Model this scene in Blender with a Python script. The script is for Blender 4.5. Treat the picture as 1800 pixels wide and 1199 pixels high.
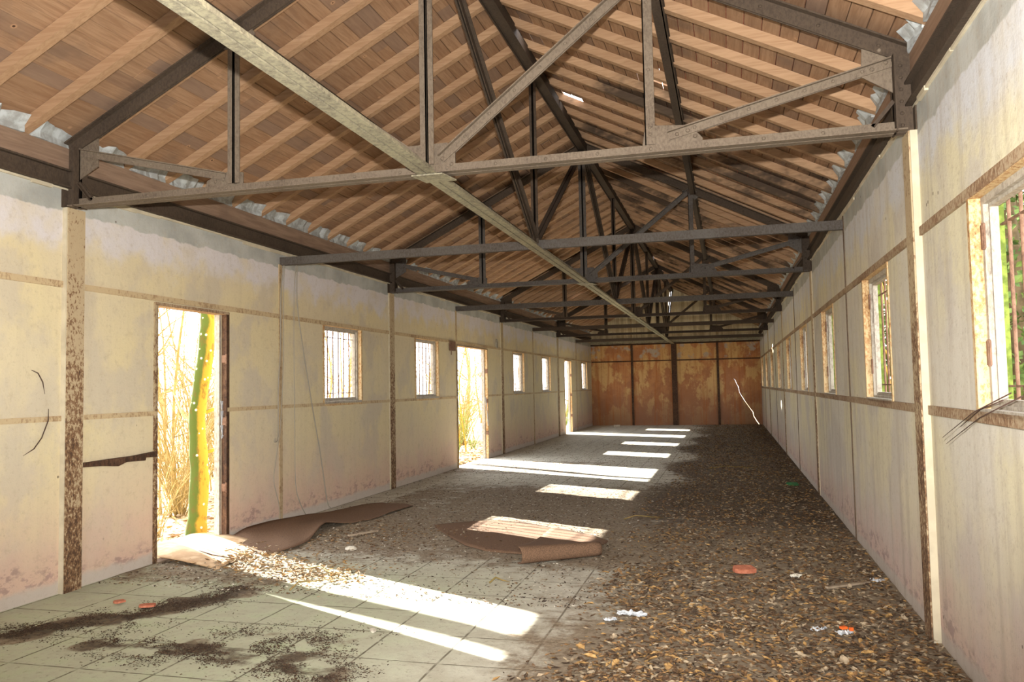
import bpy, bmesh, math, random
from mathutils import Vector, Matrix, noise as mnoise

for o in list(bpy.data.objects): bpy.data.objects.remove(o)
SC = bpy.context.scene
COL = SC.collection

# ------------------------------------------------------------------ camera
F_PX, YAW, PITCH, ROLL = 1423.96, .2603, .0565, -.0191
CAM = Vector((4.4587, 0.0, 1.3488))
cy_, sy_ = math.cos(YAW), math.sin(YAW)
fw = Vector((-sy_*math.cos(PITCH), cy_*math.cos(PITCH), math.sin(PITCH)))
rr = Vector((cy_, sy_, 0)); uu = rr.cross(fw)
c_, s_ = math.cos(ROLL), math.sin(ROLL)
r2 = c_*rr + s_*uu; u2 = -s_*rr + c_*uu
cd = bpy.data.cameras.new('camera'); cam = bpy.data.objects.new('camera', cd); COL.objects.link(cam)
cd.sensor_width = 36; cd.lens = F_PX/1800*36; cd.clip_end = 300; cd.clip_start = .05
cam.matrix_world = Matrix(((r2.x, u2.x, -fw.x, CAM.x), (r2.y, u2.y, -fw.y, CAM.y), (r2.z, u2.z, -fw.z, CAM.z), (0, 0, 0, 1)))
SC.camera = cam

# ------------------------------------------------------------------ sky, sun, flash, exposure
SC.view_settings.view_transform = 'Standard'; SC.view_settings.look = 'None'
SC.view_settings.gamma = 1; SC.view_settings.use_curve_mapping = False
SC.view_settings.exposure = 1.0
world = bpy.data.worlds.new('sky'); SC.world = world; world.use_nodes = True
bg = world.node_tree.nodes['Background']; bg.inputs[0].default_value = (.97, .98, 1, 1); bg.inputs[1].default_value = 3.4
sd = bpy.data.lights.new('sun', 'SUN'); sun = bpy.data.objects.new('sun', sd); COL.objects.link(sun)
sd.energy = 22; sd.angle = math.radians(.6); sd.color = (1, .95, .85)
SUN = Vector((3.45, -1.74, -2.08)).normalized()
sun.rotation_euler = SUN.to_track_quat('-Z', 'Y').to_euler(); sun.location = (-8, 12, 9)
fd = bpy.data.lights.new('camera_flash', 'SPOT'); flash = bpy.data.objects.new('camera_flash', fd); COL.objects.link(flash)
fd.energy = 880; fd.shadow_soft_size = .02; fd.color = (1, .95, .88)
fd.spot_size = math.radians(112); fd.spot_blend = .6; flash.location = (4.4587, 0.0, 1.54); flash.rotation_euler = (fw+Vector((0, 0, .32))).to_track_quat('-Z', 'Y').to_euler()

# ------------------------------------------------------------------ measures
W = 5.4587; Y1 = 4.6461; D = 2.7985; HT = 2.665; XC = W/2
def Y(k): return Y1 + D*(k-1)
YEND = Y(9); YB = Y(-1)
SL = .505; BZ = 3.17          # underside of the roof boards at the wall plane, and their slope
random.seed(7)

# ------------------------------------------------------------------ material helpers
def lin(v):
    v /= 255.0
    return v/12.92 if v <= .04045 else ((v+.055)/1.055)**2.4
def C(r, g, b): return (lin(r), lin(g), lin(b), 1)
class NB:
    def __init__(s, name, rough=.9, metal=0):
        s.m = bpy.data.materials.new(name); s.m.use_nodes = True; s.t = s.m.node_tree; s.N = s.t.nodes; s.L = s.t.links
        s.b = s.N['Principled BSDF']; s.b.inputs['Roughness'].default_value = rough; s.b.inputs['Metallic'].default_value = metal
        s.b.inputs['Specular IOR Level'].default_value = .25
        s.tc = s.N.new('ShaderNodeTexCoord'); s.co = s.tc.outputs['Object']
    def put(s, sock, v):
        if isinstance(v, bpy.types.NodeSocket): s.L.new(v, sock)
        else: sock.default_value = v
    def mapping(s, scale, loc=(0, 0, 0), rot=(0, 0, 0), co=None):
        n = s.N.new('ShaderNodeMapping'); s.L.new(co or s.co, n.inputs[0])
        n.inputs['Scale'].default_value = scale; n.inputs['Location'].default_value = loc; n.inputs['Rotation'].default_value = rot
        return n.outputs[0]
    def noise(s, scale, detail=4, co=None, rough=.55, dist=0):
        n = s.N.new('ShaderNodeTexNoise'); s.L.new(co or s.co, n.inputs['Vector'])
        n.inputs['Scale'].default_value = scale; n.inputs['Detail'].default_value = detail
        n.inputs['Roughness'].default_value = rough; n.inputs['Distortion'].default_value = dist
        return n.outputs['Fac']
    def voronoi(s, scale, co=None, out='Distance', feature='F1'):
        n = s.N.new('ShaderNodeTexVoronoi'); s.L.new(co or s.co, n.inputs['Vector']); n.inputs['Scale'].default_value = scale; n.feature = feature
        return n.outputs[out]
    def math(s, op, a, b=0, c=0, clamp=False):
        n = s.N.new('ShaderNodeMath'); n.operation = op; n.use_clamp = clamp
        s.put(n.inputs[0], a); s.put(n.inputs[1], b); s.put(n.inputs[2], c); return n.outputs[0]
    def sstep(s, v, lo, hi, a=0, b=1):
        n = s.N.new('ShaderNodeMapRange'); n.interpolation_type = 'SMOOTHSTEP'
        s.put(n.inputs[0], v); n.inputs[1].default_value = lo; n.inputs[2].default_value = hi
        n.inputs[3].default_value = a; n.inputs[4].default_value = b; return n.outputs[0]
    def mix(s, f, a, b, mode='MIX'):
        n = s.N.new('ShaderNodeMix'); n.data_type = 'RGBA'; n.blend_type = mode
        s.put(n.inputs[0], f); s.put(n.inputs[6], a); s.put(n.inputs[7], b); return n.outputs[2]
    def sep(s, v):
        n = s.N.new('ShaderNodeSeparateXYZ'); s.L.new(v, n.inputs[0]); return n.outputs
    def attr(s, name):
        n = s.N.new('ShaderNodeAttribute'); n.attribute_name = name; return n.outputs
    def rnd(s):
        return s.N.new('ShaderNodeObjectInfo').outputs['Random']
    def bump(s, h, strength=.4, dist=.01):
        n = s.N.new('ShaderNodeBump'); s.L.new(h, n.inputs['Height']); n.inputs['Strength'].default_value = strength
        n.inputs['Distance'].default_value = dist; s.L.new(n.outputs[0], s.b.inputs['Normal'])
    def done(s, col):
        s.put(s.b.inputs['Base Color'], col); return s.m

def wall_mat(name, tint, upper, lower, end=False, right=False):
    n = NB(name, .95)
    x, y, z = n.sep(n.co)
    big = n.noise(.9, 4); mid = n.noise(3.2, 6); fine = n.noise(38, 4, rough=.7)
    streak = n.noise(1, 5, n.mapping((9, 9, .45)), .65)
    zz = n.math('ADD', z, n.math('MULTIPLY', n.math('SUBTRACT', mid, .5), .7))
    col = n.mix(n.sstep(big, .42, .60), upper, tint)
    col = n.mix(n.sstep(n.noise(1.7, 6, n.mapping((1, 1, .8), (7, 3, 1)), .6), .50, .62, 0, .8), col, lower)
    col = n.mix(n.sstep(zz, .1, 1.1, .62, 0), col, C(206, 182, 164) if not right else C(200, 188, 180))      # rosy paint lower down
    col = n.mix(n.sstep(zz, -.1, .6, .55, 0), col, C(206, 164, 152))
    # whitewash band under the mortar
    lil = n.math('MULTIPLY', n.sstep(zz, 2.30, 2.50), n.sstep(n.noise(2.6, 5), .30, .55, .35, 1))
    col = n.mix(lil, col, C(206, 202, 204) if not right else C(200, 203, 208))
    if end:
        col = n.mix(n.sstep(mid, .40, .58), C(192, 138, 92), C(174, 122, 86))  # orange paint with the far end's warm light mixed into the colour
        col = n.mix(n.sstep(n.noise(1.6, 7, n.mapping((1.3, 1, .8), (1.5, 0, 4)), .66), .49, .56, 0, .85), col, C(216, 180, 122))
        col = n.mix(n.sstep(zz, .1, 1.5, .8, 0), col, C(150, 112, 90))
        col = n.mix(n.math('MULTIPLY', n.sstep(streak, .48, .66), .55), col, C(176, 104, 58))
        col = n.mix(n.math('MULTIPLY', n.sstep(zz, 2.05, 2.3), n.sstep(n.noise(3.5, 4, n.mapping((1, 1, 1), (3, 0, 2))), .56, .64)), col, C(180, 166, 150))
        col = n.mix(n.sstep(z, 2.66, 2.68), col, n.mix(n.sstep(streak, .4, .6), C(214, 202, 168), C(182, 168, 138)))
    else:
        edge = n.math('ADD', z, n.math('MULTIPLY', n.math('SUBTRACT', n.noise(6, 5), .5), .09))
        col = n.mix(n.sstep(edge, 2.628, 2.642), col, n.mix(n.sstep(mid, .35, .65), C(156, 158, 154), C(178, 180, 176)))
        lowmask = n.math('MULTIPLY', n.sstep(zz, .26, .10), n.sstep(n.noise(9, 7, n.mapping((1, 1, 2)), .7), .48, .58))
        col = n.mix(n.math('MULTIPLY', lowmask, .5), col, C(122, 100, 102))
        col = n.mix(n.sstep(edge, .11, .06), col, C(192, 182, 172))
    # vertical weather streaks, pits
    col = n.mix(n.sstep(streak, .46, .72, 0, .42 if right else .10), col, C(160, 148, 132) if not end else C(130, 86, 58))
    col = n.mix(n.sstep(n.noise(13, 7, rough=.75), .5, .72, 0, .4), col, C(166, 152, 128) if not end else C(150, 100, 66))
    col = n.mix(n.sstep(fine, .55, .72, 0, .38 if right else .28), col, C(142, 132, 116) if not end else C(136, 92, 60))
    vd = n.voronoi(11, n.mapping((1, 1, 1), (.34, .2, .1), (.5, .3, .2))); vr = n.N.new('ShaderNodeSeparateColor'); 
    n.L.new(n.voronoi(11, n.mapping((1, 1, 1), (.34, .2, .1), (.5, .3, .2)), 'Color'), vr.inputs[0])
    pit = n.math('MULTIPLY', n.math('LESS_THAN', vd, .11 if right else .10), n.math('GREATER_THAN', vr.outputs[0], .80 if right else .955))
    pit = n.math('MULTIPLY', pit, n.sstep(n.noise(2.1, 3), .48, .56))
    col = n.mix(n.math('MULTIPLY', pit, .75), col, C(96, 84, 72))
    n.bump(n.math('ADD', fine, n.math('MULTIPLY', mid, 1.5)), .35, .006)
    return n.done(col)

def rust_mat(name, paint, rust=C(86, 58, 38), amount=.5, dark=C(52, 40, 32), scale=18, orange=None, zgrad=0, soft=.05, full=.85):
    n = NB(name, .78, 0)
    a = n.noise(scale, 6, n.mapping((1, 1, .6)), .72); b = n.noise(2.3, 4)
    v = n.math('ADD', a, n.math('MULTIPLY', n.math('SUBTRACT', b, .5), .45))
    if zgrad:
        z = n.sep(n.co)[2]; v = n.math('ADD', v, n.sstep(z, 2.6, .2, -.10*zgrad, .09*zgrad))
    t = .62 - .24*amount
    col = n.mix(n.math('MULTIPLY', n.sstep(v, t-soft, t+soft), full), paint, rust)
    col = n.mix(n.math('MULTIPLY', n.sstep(v, t+.09, t+.09+soft*1.4), full), col, dark)
    if orange: col = n.mix(n.sstep(n.noise(30, 3), .50, .58), col, orange)
    n.bump(a, .5, .004)
    return n.done(col)

def wood_mat(name, a, b, grain=(1, 18, 18), knots=True, attr=None, stain=0):
    n = NB(name, .8)
    g = n.noise(3, 6, n.mapping(grain), .6, .6)
    col = n.mix(n.sstep(g, .32, .68), a, b)
    if attr:
        v = n.attr(attr)[2]
        col = n.mix(n.sstep(v, 0, 1, 0, .42), col, C(110, 78, 54))
        col = n.mix(n.sstep(v, .72, .9, 0, .4), col, C(126, 112, 104))
    else:
        col = n.mix(n.math('MULTIPLY', n.rnd(), .35), col, C(126, 92, 66))
    if knots:
        vd = n.voronoi(4.2); col = n.mix(n.sstep(vd, .10, .05, 0, .7), col, C(186, 146, 112)); col = n.mix(n.sstep(vd, .045, .03), col, C(58, 34, 22))
    col = n.mix(n.sstep(n.noise(2.2, 5), .56, .72, 0, .5), col, C(112, 92, 78))
    if stain:
        x, y, z = n.sep(n.N.new('ShaderNodeNewGeometry').outputs['Position'])
        sm = n.math('MULTIPLY', n.sstep(n.noise(.9, 6, n.mapping((.6, 1.6, 1), co=n.N.new('ShaderNodeNewGeometry').outputs['Position']), .7), .47, .60), n.math('MULTIPLY', n.sstep(y, 6.5, 7.5), n.sstep(x, 2.6, 3.0)))
        col = n.mix(n.math('MULTIPLY', sm, .85), col, C(44, 38, 34))
    n.bump(g, .25, .003)
    return n.done(col)

def plain(name, col, rough=.85, metal=0, var=None, scale=20):
    n = NB(name, rough, metal)
    if var is not None: col = n.mix(n.sstep(n.noise(scale, 4), .38, .62), col, var)
    return n.done(col)

M = {}
M['wall_left'] = wall_mat('cream_painted_concrete', C(206, 194, 164), C(210, 197, 160), C(192, 182, 163))
M['wall_right'] = wall_mat('grey_cream_painted_concrete', C(206, 202, 190), C(212, 206, 178), C(192, 187, 178), right=True)
M['wall_end'] = wall_mat('warm_lit_orange_paint', C(186, 134, 86), C(206, 162, 98), C(152, 106, 78), end=True)
M['column'] = rust_mat('rusted_column_face', C(176, 158, 128), C(112, 78, 52), .50, C(70, 52, 40), 55, zgrad=1, soft=.03)
M['column_dark'] = rust_mat('dark_rusted_steel', C(98, 74, 56), C(76, 54, 40), .8, C(54, 40, 32), 40)
M['render'] = plain('cream_render', C(198, 188, 164), var=C(182, 172, 150), scale=7)
M['steel'] = rust_mat('weathered_steel', C(114, 102, 88), C(96, 84, 72), .5, C(72, 62, 54), 70, soft=.10, full=.8)
M['steel_dimmed'] = rust_mat('grey_steel_dimmed', C(90, 86, 82), C(76, 68, 62), .5, C(58, 52, 48), 70, soft=.10, full=.8)  # same steel made darker, flash falloff put into the colour
M['steel_brown'] = rust_mat('brown_steel', C(76, 64, 53), C(62, 52, 43), .5, C(48, 40, 34), 60, soft=.10, full=.8)  # brown members; on the farthest trusses it also paints in their dimness
M['lichen'] = rust_mat('lichen_covered_steel', C(156, 150, 126), C(126, 120, 104), .55, C(92, 84, 70), 40, soft=.08, full=.8)
M['rail'] = rust_mat('painted_steel_rail', C(188, 168, 134), C(152, 126, 96), .32, C(112, 86, 64), 45, full=.8)
M['rail_rust'] = rust_mat('rusted_steel_rail', C(168, 150, 124), C(134, 104, 78), .55, C(96, 72, 54), 60, full=.85)
M['orange'] = rust_mat('orange_rusted_angle', C(204, 180, 138), C(172, 128, 82), .45, C(104, 74, 50), 60)
M['joint'] = rust_mat('painted_joint_strip', C(178, 158, 126), C(150, 124, 94), .3, C(112, 88, 66), 40)
M['joint_dark'] = rust_mat('dark_joint_strip', C(108, 90, 72), C(84, 66, 52), .5, C(62, 50, 40), 40)
M['wframe'] = rust_mat('grey_weathered_wood', C(172, 165, 152), C(142, 134, 122), .45, C(112, 102, 92), 45, soft=.08)
M['bar'] = rust_mat('rusted_bar', C(122, 94, 76), C(100, 74, 58), .5, C(76, 56, 46), 50)
M['moss'] = plain('lime_moss', C(112, 126, 56), .95, var=C(78, 92, 36), scale=24)
M['board'] = wood_mat('roof_boards', C(162, 130, 102), C(140, 108, 82), (14, 1.2, 14), True, 'tone', 1)
M['rafter'] = wood_mat('pine_rafter', C(184, 152, 120), C(162, 130, 100), (1.2, 16, 16), False, None, 1)
M['plate'] = wood_mat('plate_timber', C(144, 122, 104), C(124, 102, 86), (14, 1, 14), False)
M['mortar'] = plain('white_mortar', C(176, 182, 184), var=C(146, 148, 146), scale=14)
M['grey_wood'] = wood_mat('grey_lath', C(172, 158, 138), C(142, 128, 110), (4, 4, 4), False)
M['mat'] = plain('rust_brown_matting', C(124, 98, 78), .95, var=C(100, 78, 62), scale=120)
M['ply'] = plain('bleached_panel', C(214, 186, 150), .8, var=C(186, 154, 118), scale=8)
M['cable'] = plain('grey_cable', C(148, 142, 130), .6)
M['dark'] = plain('dark_dried_stem', C(72, 54, 46), .9)
M['brick'] = plain('terracotta', C(190, 122, 96), .9, var=C(170, 102, 78), scale=30)
M['stone'] = plain('pale_stone', C(220, 216, 204), .85, var=C(196, 190, 176), scale=30)
M['foil'] = plain('clear_plastic', C(214, 220, 226), .3, var=C(176, 182, 190), scale=40)
M['orange_print'] = plain('orange_print', C(232, 110, 48), .5)
M['green_card'] = plain('green_plastic', C(52, 140, 84), .5, var=C(36, 112, 66))
M['crumb'] = plain('dark_mould', C(78, 64, 52), .95, var=C(58, 46, 38), scale=60)
M['leaf1'] = plain('leaf_brown', C(146, 114, 78), .85, var=C(112, 86, 60), scale=30)
M['leaf2'] = plain('leaf_ochre', C(178, 144, 94), .8, var=C(150, 118, 74), scale=30)
M['leaf3'] = plain('leaf_grey', C(172, 156, 132), .85, var=C(138, 122, 100), scale=30)
M['leaf4'] = plain('leaf_umber', C(104, 82, 62), .85, var=C(82, 64, 48), scale=30)
M['twig'] = plain('olive_bark', C(150, 128, 84), .9, var=C(120, 104, 60), scale=12)
M['bark_out'] = plain('grey_brown_bark', C(112, 94, 70), .9, var=C(84, 72, 50), scale=9)
M['ivy'] = plain('ivy_green', C(104, 124, 62), .7, var=C(66, 88, 42), scale=6)
M['soil'] = None

def floor_mat():
    n = NB('concrete_tile_floor', .92)
    x, y, z = n.sep(n.co)
    d = n.attr('dirt'); dirt = d[2]
    g = n.attr('green')[2]
    big = n.noise(1.3, 6, rough=.65); fine = n.noise(28, 5, rough=.7); mid = n.noise(6, 5, rough=.65)
    col = n.mix(n.sstep(mid, .35, .65), C(204, 202, 190), C(184, 180, 166))
    col = n.mix(n.math('MULTIPLY', g, n.sstep(mid, .25, .6, 1, .45)), col, C(180, 192, 158))
    def joint(v, s, o):
        f = n.math('FRACT', n.math('DIVIDE', n.math('SUBTRACT', v, o), s))
        dd = n.math('MULTIPLY', n.math('MINIMUM', f, n.math('SUBTRACT', 1, f)), s)
        return n.sstep(dd, .003, .008, 1, 0)
    wob = n.math('MULTIPLY', n.math('SUBTRACT', n.noise(3, 2), .5), .012)
    j = n.math('MAXIMUM', joint(n.math('ADD', x, wob), .43, 3.03), joint(n.math('ADD', y, wob), .43, 3.82))
    jm = n.math('MULTIPLY', j, n.sstep(n.noise(9, 3), .36, .5, .25, .8))
    col = n.mix(jm, col, C(92, 84, 68))
    col = n.mix(n.sstep(fine, .54, .70, 0, .55), col, C(126, 116, 98))
    v = n.math('ADD', dirt, n.math('MULTIPLY', n.math('SUBTRACT', n.noise(5, 7, rough=.72), .5), .95))
    dcol = n.mix(n.sstep(fine, .38, .62), C(146, 132, 112), C(114, 98, 80))
    dcol = n.mix(n.sstep(n.attr('dark')[2], .2, .9), dcol, n.mix(n.sstep(fine, .38, .62), C(98, 80, 62), C(66, 52, 42)))
    col = n.mix(n.sstep(v, .42, .66, 0, .92), col, dcol)
    col = n.mix(n.sstep(n.noise(11, 6, n.mapping((1, 1, 1), (9, 4, 0)), .7), .63, .68, 0, .5), col, C(190, 184, 170))
    n.bump(n.math('ADD', n.math('MULTIPLY', fine, 1), n.math('MULTIPLY', j, -.8)), .5, .008)
    return n.done(col)
M['floor'] = floor_mat()

def ground_mat():
    n = NB('leafy_ground', .95)
    a = n.noise(22, 6, rough=.75)
    col = n.mix(n.sstep(a, .38, .62), C(190, 168, 134), C(120, 98, 70))
    col = n.mix(n.sstep(n.noise(1.5, 4), .55, .7, 0, .5), col, C(128, 138, 78))
    n.bump(a, .8, .03)
    return n.done(col)
M['soil'] = ground_mat()
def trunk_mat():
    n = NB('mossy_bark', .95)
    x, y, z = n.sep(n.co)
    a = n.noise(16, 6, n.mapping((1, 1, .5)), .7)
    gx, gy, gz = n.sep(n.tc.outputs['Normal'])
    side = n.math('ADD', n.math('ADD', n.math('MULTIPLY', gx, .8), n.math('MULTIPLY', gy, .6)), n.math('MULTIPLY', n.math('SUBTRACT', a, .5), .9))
    col = n.mix(n.sstep(side, -.22, .20), C(70, 82, 30), C(156, 122, 42))  # green on the left, turning yellow on the right by surface normal
    col = n.mix(n.sstep(a, .52, .62, 0, .7), col, C(84, 70, 30))
    vd = n.voronoi(13); col = n.mix(n.sstep(vd, .17, .13), col, C(206, 200, 166))
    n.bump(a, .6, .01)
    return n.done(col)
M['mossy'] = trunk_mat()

# ------------------------------------------------------------------ mesh helpers
class MB:
    def __init__(s): s.v = []; s.f = []; s.mi = []; s.cur = 0
    def add(s, vs, fs):
        b = len(s.v); s.v += [tuple(p) for p in vs]
        for f in fs: s.f.append(tuple(i+b for i in f)); s.mi.append(s.cur)
    def box(s, a, b):
        x0, x1 = sorted((a[0], b[0])); y0, y1 = sorted((a[1], b[1])); z0, z1 = sorted((a[2], b[2]))
        s.add([(x0, y0, z0), (x1, y0, z0), (x1, y1, z0), (x0, y1, z0), (x0, y0, z1), (x1, y0, z1), (x1, y1, z1), (x0, y1, z1)],
              [(0, 3, 2, 1), (4, 5, 6, 7), (0, 1, 5, 4), (1, 2, 6, 5), (2, 3, 7, 6), (3, 0, 4, 7)])
    def bar(s, p0, p1, e1, e2, a0, a1, b0, b1):
        """box from p0 to p1; section spans a0..a1 along e1 and b0..b1 along e2"""
        p0, p1, e1, e2 = Vector(p0), Vector(p1), Vector(e1), Vector(e2)
        vs = [p + e1*a + e2*b for p in (p0, p1) for a, b in ((a0, b0), (a1, b0), (a1, b1), (a0, b1))]
        s.add(vs, [(0, 3, 2, 1), (4, 5, 6, 7), (0, 1, 5, 4), (1, 2, 6, 5), (2, 3, 7, 6), (3, 0, 4, 7)])
    def prism(s, pts, ext):
        ext = Vector(ext); n = len(pts); vs = [Vector(p) for p in pts]
        s.add(vs + [p+ext for p in vs], [tuple(range(n))[::-1], tuple(range(n, 2*n))] + [(i, (i+1) % n, n+(i+1) % n, n+i) for i in range(n)])
    def tube(s, pts, rad, n=6):
        pts = [Vector(p) for p in pts]; b = len(s.v); m = len(pts)
        if not hasattr(rad, '__len__'): rad = [rad]*m
        ref = Vector((.31, .17, .93))
        for i, p in enumerate(pts):
            t = (pts[min(i+1, m-1)] - pts[max(i-1, 0)])
            if t.length < 1e-9: t = Vector((0, 0, 1))
            t.normalize(); r = ref if abs(t.dot(ref)) < .95 else Vector((1, 0, 0))
            e = t.cross(r).normalized(); g = t.cross(e)
            for k in range(n):
                a = 2*math.pi*k/n; s.v.append(tuple(p + (e*math.cos(a) + g*math.sin(a))*rad[i]))
        for i in range(m-1):
            for k in range(n):
                s.f.append((b+i*n+k, b+i*n+(k+1) % n, b+(i+1)*n+(k+1) % n, b+(i+1)*n+k)); s.mi.append(s.cur)
        s.f.append(tuple(b+k for k in range(n))[::-1]); s.mi.append(s.cur)
        s.f.append(tuple(b+(m-1)*n+k for k in range(n))); s.mi.append(s.cur)
    def rivet(s, p, nrm, r=.011, h=.007):
        p = Vector(p); nrm = Vector(nrm).normalized(); e = nrm.orthogonal().normalized(); g = nrm.cross(e); vs = []
        for rr_, hh in ((r, 0), (r*.7, h*.75)):
            for k in range(7): a = 2*math.pi*k/7; vs.append(p+(e*math.cos(a)+g*math.sin(a))*rr_+nrm*hh)
        vs.append(p+nrm*h)
        s.add(vs, [(k, (k+1) % 7, 7+(k+1) % 7, 7+k) for k in range(7)] + [(7+k, 7+(k+1) % 7, 14) for k in range(7)])
    def mesh(s, name, mats, smooth=False):
        me = bpy.data.meshes.new(name); me.from_pydata(s.v, [], s.f)
        for m in (mats if isinstance(mats, (list, tuple)) else [mats]): me.materials.append(m)
        if any(s.mi): me.polygons.foreach_set('material_index', s.mi)
        if smooth: me.polygons.foreach_set('use_smooth', [True]*len(me.polygons))
        bm = bmesh.new(); bm.from_mesh(me); bmesh.ops.recalc_face_normals(bm, faces=bm.faces); bm.to_mesh(me); bm.free()
        me.update(); return me
    def build(s, name, mats, parent=None, smooth=False):
        o = bpy.data.objects.new(name, s.mesh(name, mats, smooth)); COL.objects.link(o)
        if parent: o.parent = parent
        return o
def tag(o, label=None, cat=None, group=None, kind=None):
    if label: o['label'] = label
    if cat: o['category'] = cat
    if group: o['group'] = group
    if kind: o['kind'] = kind
    return o
def empty(name, loc=(0, 0, 0), rz=0):
    o = bpy.data.objects.new(name, None); o.empty_display_size = .1; COL.objects.link(o)
    o.location = loc; o.rotation_euler = (0, 0, rz); return o
def struct(mb, name, mats, parent=None): return tag(mb.build(name, mats, parent), kind='structure')
def copy_tree(o, parent=None):
    c = o.copy(); COL.objects.link(c); c.parent = parent
    for ch in list(o.children): copy_tree(ch, c)
    return c

# ------------------------------------------------------------------ walls with their openings
TH = .11
DOORS = [(5.573, 6.52, 0, 2.085), (13.07, 14.84, 0, 2.085), (22.39, 23.40, 0, 2.085)]
LWIN = [(Y(k)+.935, Y(k)+1.895, 1.20, 2.10) for k in (2, 3, 5, 6, 8)]
RWIN = [(Y(k)+.925, Y(k)+1.885, 1.20, 2.10) for k in (0, 1, 2, 3, 4, 5, 6, 7, 8)]
def wall_grid(mb, x0, x1, y0, y1, z0, z1, openings):
    ys = sorted({y0, y1} | {v for o in openings for v in o[:2]}); zs = sorted({z0, z1} | {v for o in openings for v in o[2:]})
    for i in range(len(ys)-1):
        for j in range(len(zs)-1):
            ym, zm = (ys[i]+ys[i+1])/2, (zs[j]+zs[j+1])/2
            if any(o[0] < ym < o[1] and o[2] < zm < o[3] for o in openings): continue
            mb.box((x0, ys[i], zs[j]), (x1, ys[i+1], zs[j+1]))
mb = MB(); wall_grid(mb, -TH, 0, YB, YEND+TH, -.35, 2.93, [(a, b, -.0, d) if False else (a, b, c, d) for a, b, c, d in DOORS+LWIN])
struct(mb, 'wall_left', M['wall_left'])
mb = MB(); wall_grid(mb, W, W+TH, YB, YEND+TH, -.35, 2.93, RWIN)
struct(mb, 'wall_right', M['wall_right'])

# end wall: lower panels, the cracked right-hand panel, and the gable with its torn slot
mb = MB(); mb.box((0, YEND, -.35), (4.15, YEND+TH, 2.67))
crack = [(4.60, 1.50), (4.66, 1.42), (4.70, 1.30), (4.745, 1.22), (4.78, 1.02), (4.86, .88), (4.93, .76), (5.02, .62), (5.10, .50), (5.17, .40), (5.19, .27), (5.26, .14), (5.34, .02), (5.36, -.35)]
wdt = [.55*w for w in [.0, .012, .008, .016, .008, .010, .016, .012, .020, .034, .028, .040, .034, .03]]
lft = [(4.15, -.35)] + [(x-w/2, z) for (x, z), w in zip(crack, wdt)][::-1] + [(4.60, 2.67), (4.15, 2.67)]
rgt = [(x+w/2, z) for (x, z), w in zip(crack, wdt)][::-1] + [(4.60, 2.67), (W, 2.67), (W, -.35)]
for poly in (lft, rgt): mb.prism([(x, YEND, z) for x, z in poly], (0, TH, 0))
zr = BZ+SL*XC
mb.prism([(0, YEND, 2.67), (XC-.09, YEND, 2.67), (XC-.09, YEND, 3.55), (XC-.12, YEND, 4.0), (XC-.06, YEND, 4.36), (XC-.10, YEND, BZ+SL*(XC-.10)), (0, YEND, BZ)], (0, TH, 0))
mb.prism([(W, YEND, 2.67), (XC-.09, YEND, 2.67), (XC-.09, YEND, 3.55), (XC-.03, YEND, 3.9), (XC+.02, YEND, 4.3), (XC, YEND, zr), (W, YEND, BZ)], (0, TH, 0))
struct(mb, 'wall_end', M['wall_end'])

mb = MB(); mb.box((0, YB-TH, -.35), (1.6, YB, 2.67)); mb.box((3.4, YB-TH, -.35), (W, YB, 2.67)); mb.box((1.6, YB-TH, 2.3), (3.4, YB, 2.67))  # unseen back wall, added to lower the ambient; its opening lets sky light in
mb.prism([(0, YB-TH, 2.67), (W, YB-TH, 2.67), (W, YB-TH, BZ), (XC, YB-TH, zr), (0, YB-TH, BZ)], (0, TH, 0))
struct(mb, 'wall_back_unseen', M['wall_left'])

# ------------------------------------------------------------------ floor (fine grid, low relief where earth has collected)
def seg_d(px, py, segs):
    best = 9; px += .16*mnoise.noise(Vector((px*3, py*3, 11))); py += .16*mnoise.noise(Vector((px*3, py*3, 31)))
    for (ax, ay), (bx, by) in zip(segs, segs[1:]):
        t = max(0, min(1, ((px-ax)*(bx-ax)+(py-ay)*(by-ay))/((bx-ax)**2+(by-ay)**2)))
        best = min(best, math.hypot(px-ax-t*(bx-ax), py-ay-t*(by-ay)))
    return best
BAND1 = [(.05, 3.55), (.50, 3.80), (.72, 4.02), (.95, 4.2), (1.08, 4.55), (1.2, 4.95)]
BAND2 = [(1.10, 3.78), (1.45, 3.70), (1.75, 3.72), (2.05, 3.72), (2.45, 3.60), (2.7, 3.45)]
BAND3 = [(1.75, 4.05), (2.2, 3.95), (2.5, 4.1)]
def sm(v, a, b): t = max(0, min(1, (v-a)/(b-a))); return t*t*(3-2*t)
def dirt_at(x, y):
    nz = mnoise.noise(Vector((x*.9, y*.6, 3.3)))
    nz2 = mnoise.noise(Vector((x*4, y*4, 8)))+.5*mnoise.noise(Vector((x*9, y*9, 2)))
    right = sm(x+nz*.6, 2.9, 4.1)
    d = .15 + .62*right
    if y > 5.0:                                   # brown earth spread over the middle of the room
        d = max(d, .22 + .50*sm(y, 5, 6.6)*(1-sm(y, 9.5, 12))*sm(x, .2, .6) + .15*nz)
        d = max(d, .58*sm(y, 11.5, 12.5)*(1-sm(y, 14, 15))*(1-.4*sm(x, 2, 3)))
    d = max(d, .95*sm(seg_d(x, y, BAND1)+.22*nz2, .34, .0), .66*sm(seg_d(x, y, BAND2)+.2*nz2, .28, .0), .5*sm(seg_d(x, y, BAND3)+.18*nz2, .22, .0))
    d = max(d, .62*sm(y, 4.6, 5.2)*(1-sm(y, 5.6, 6.4))*(1-sm(x, 1.2, 2.2)))
    return max(0, min(1, d))
NX, NYc = 92, 460
fx0, fx1, fy0, fy1 = 0.0, W, YB, YEND
vs, fs, dA, gA, kA = [], [], [], [], []
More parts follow.
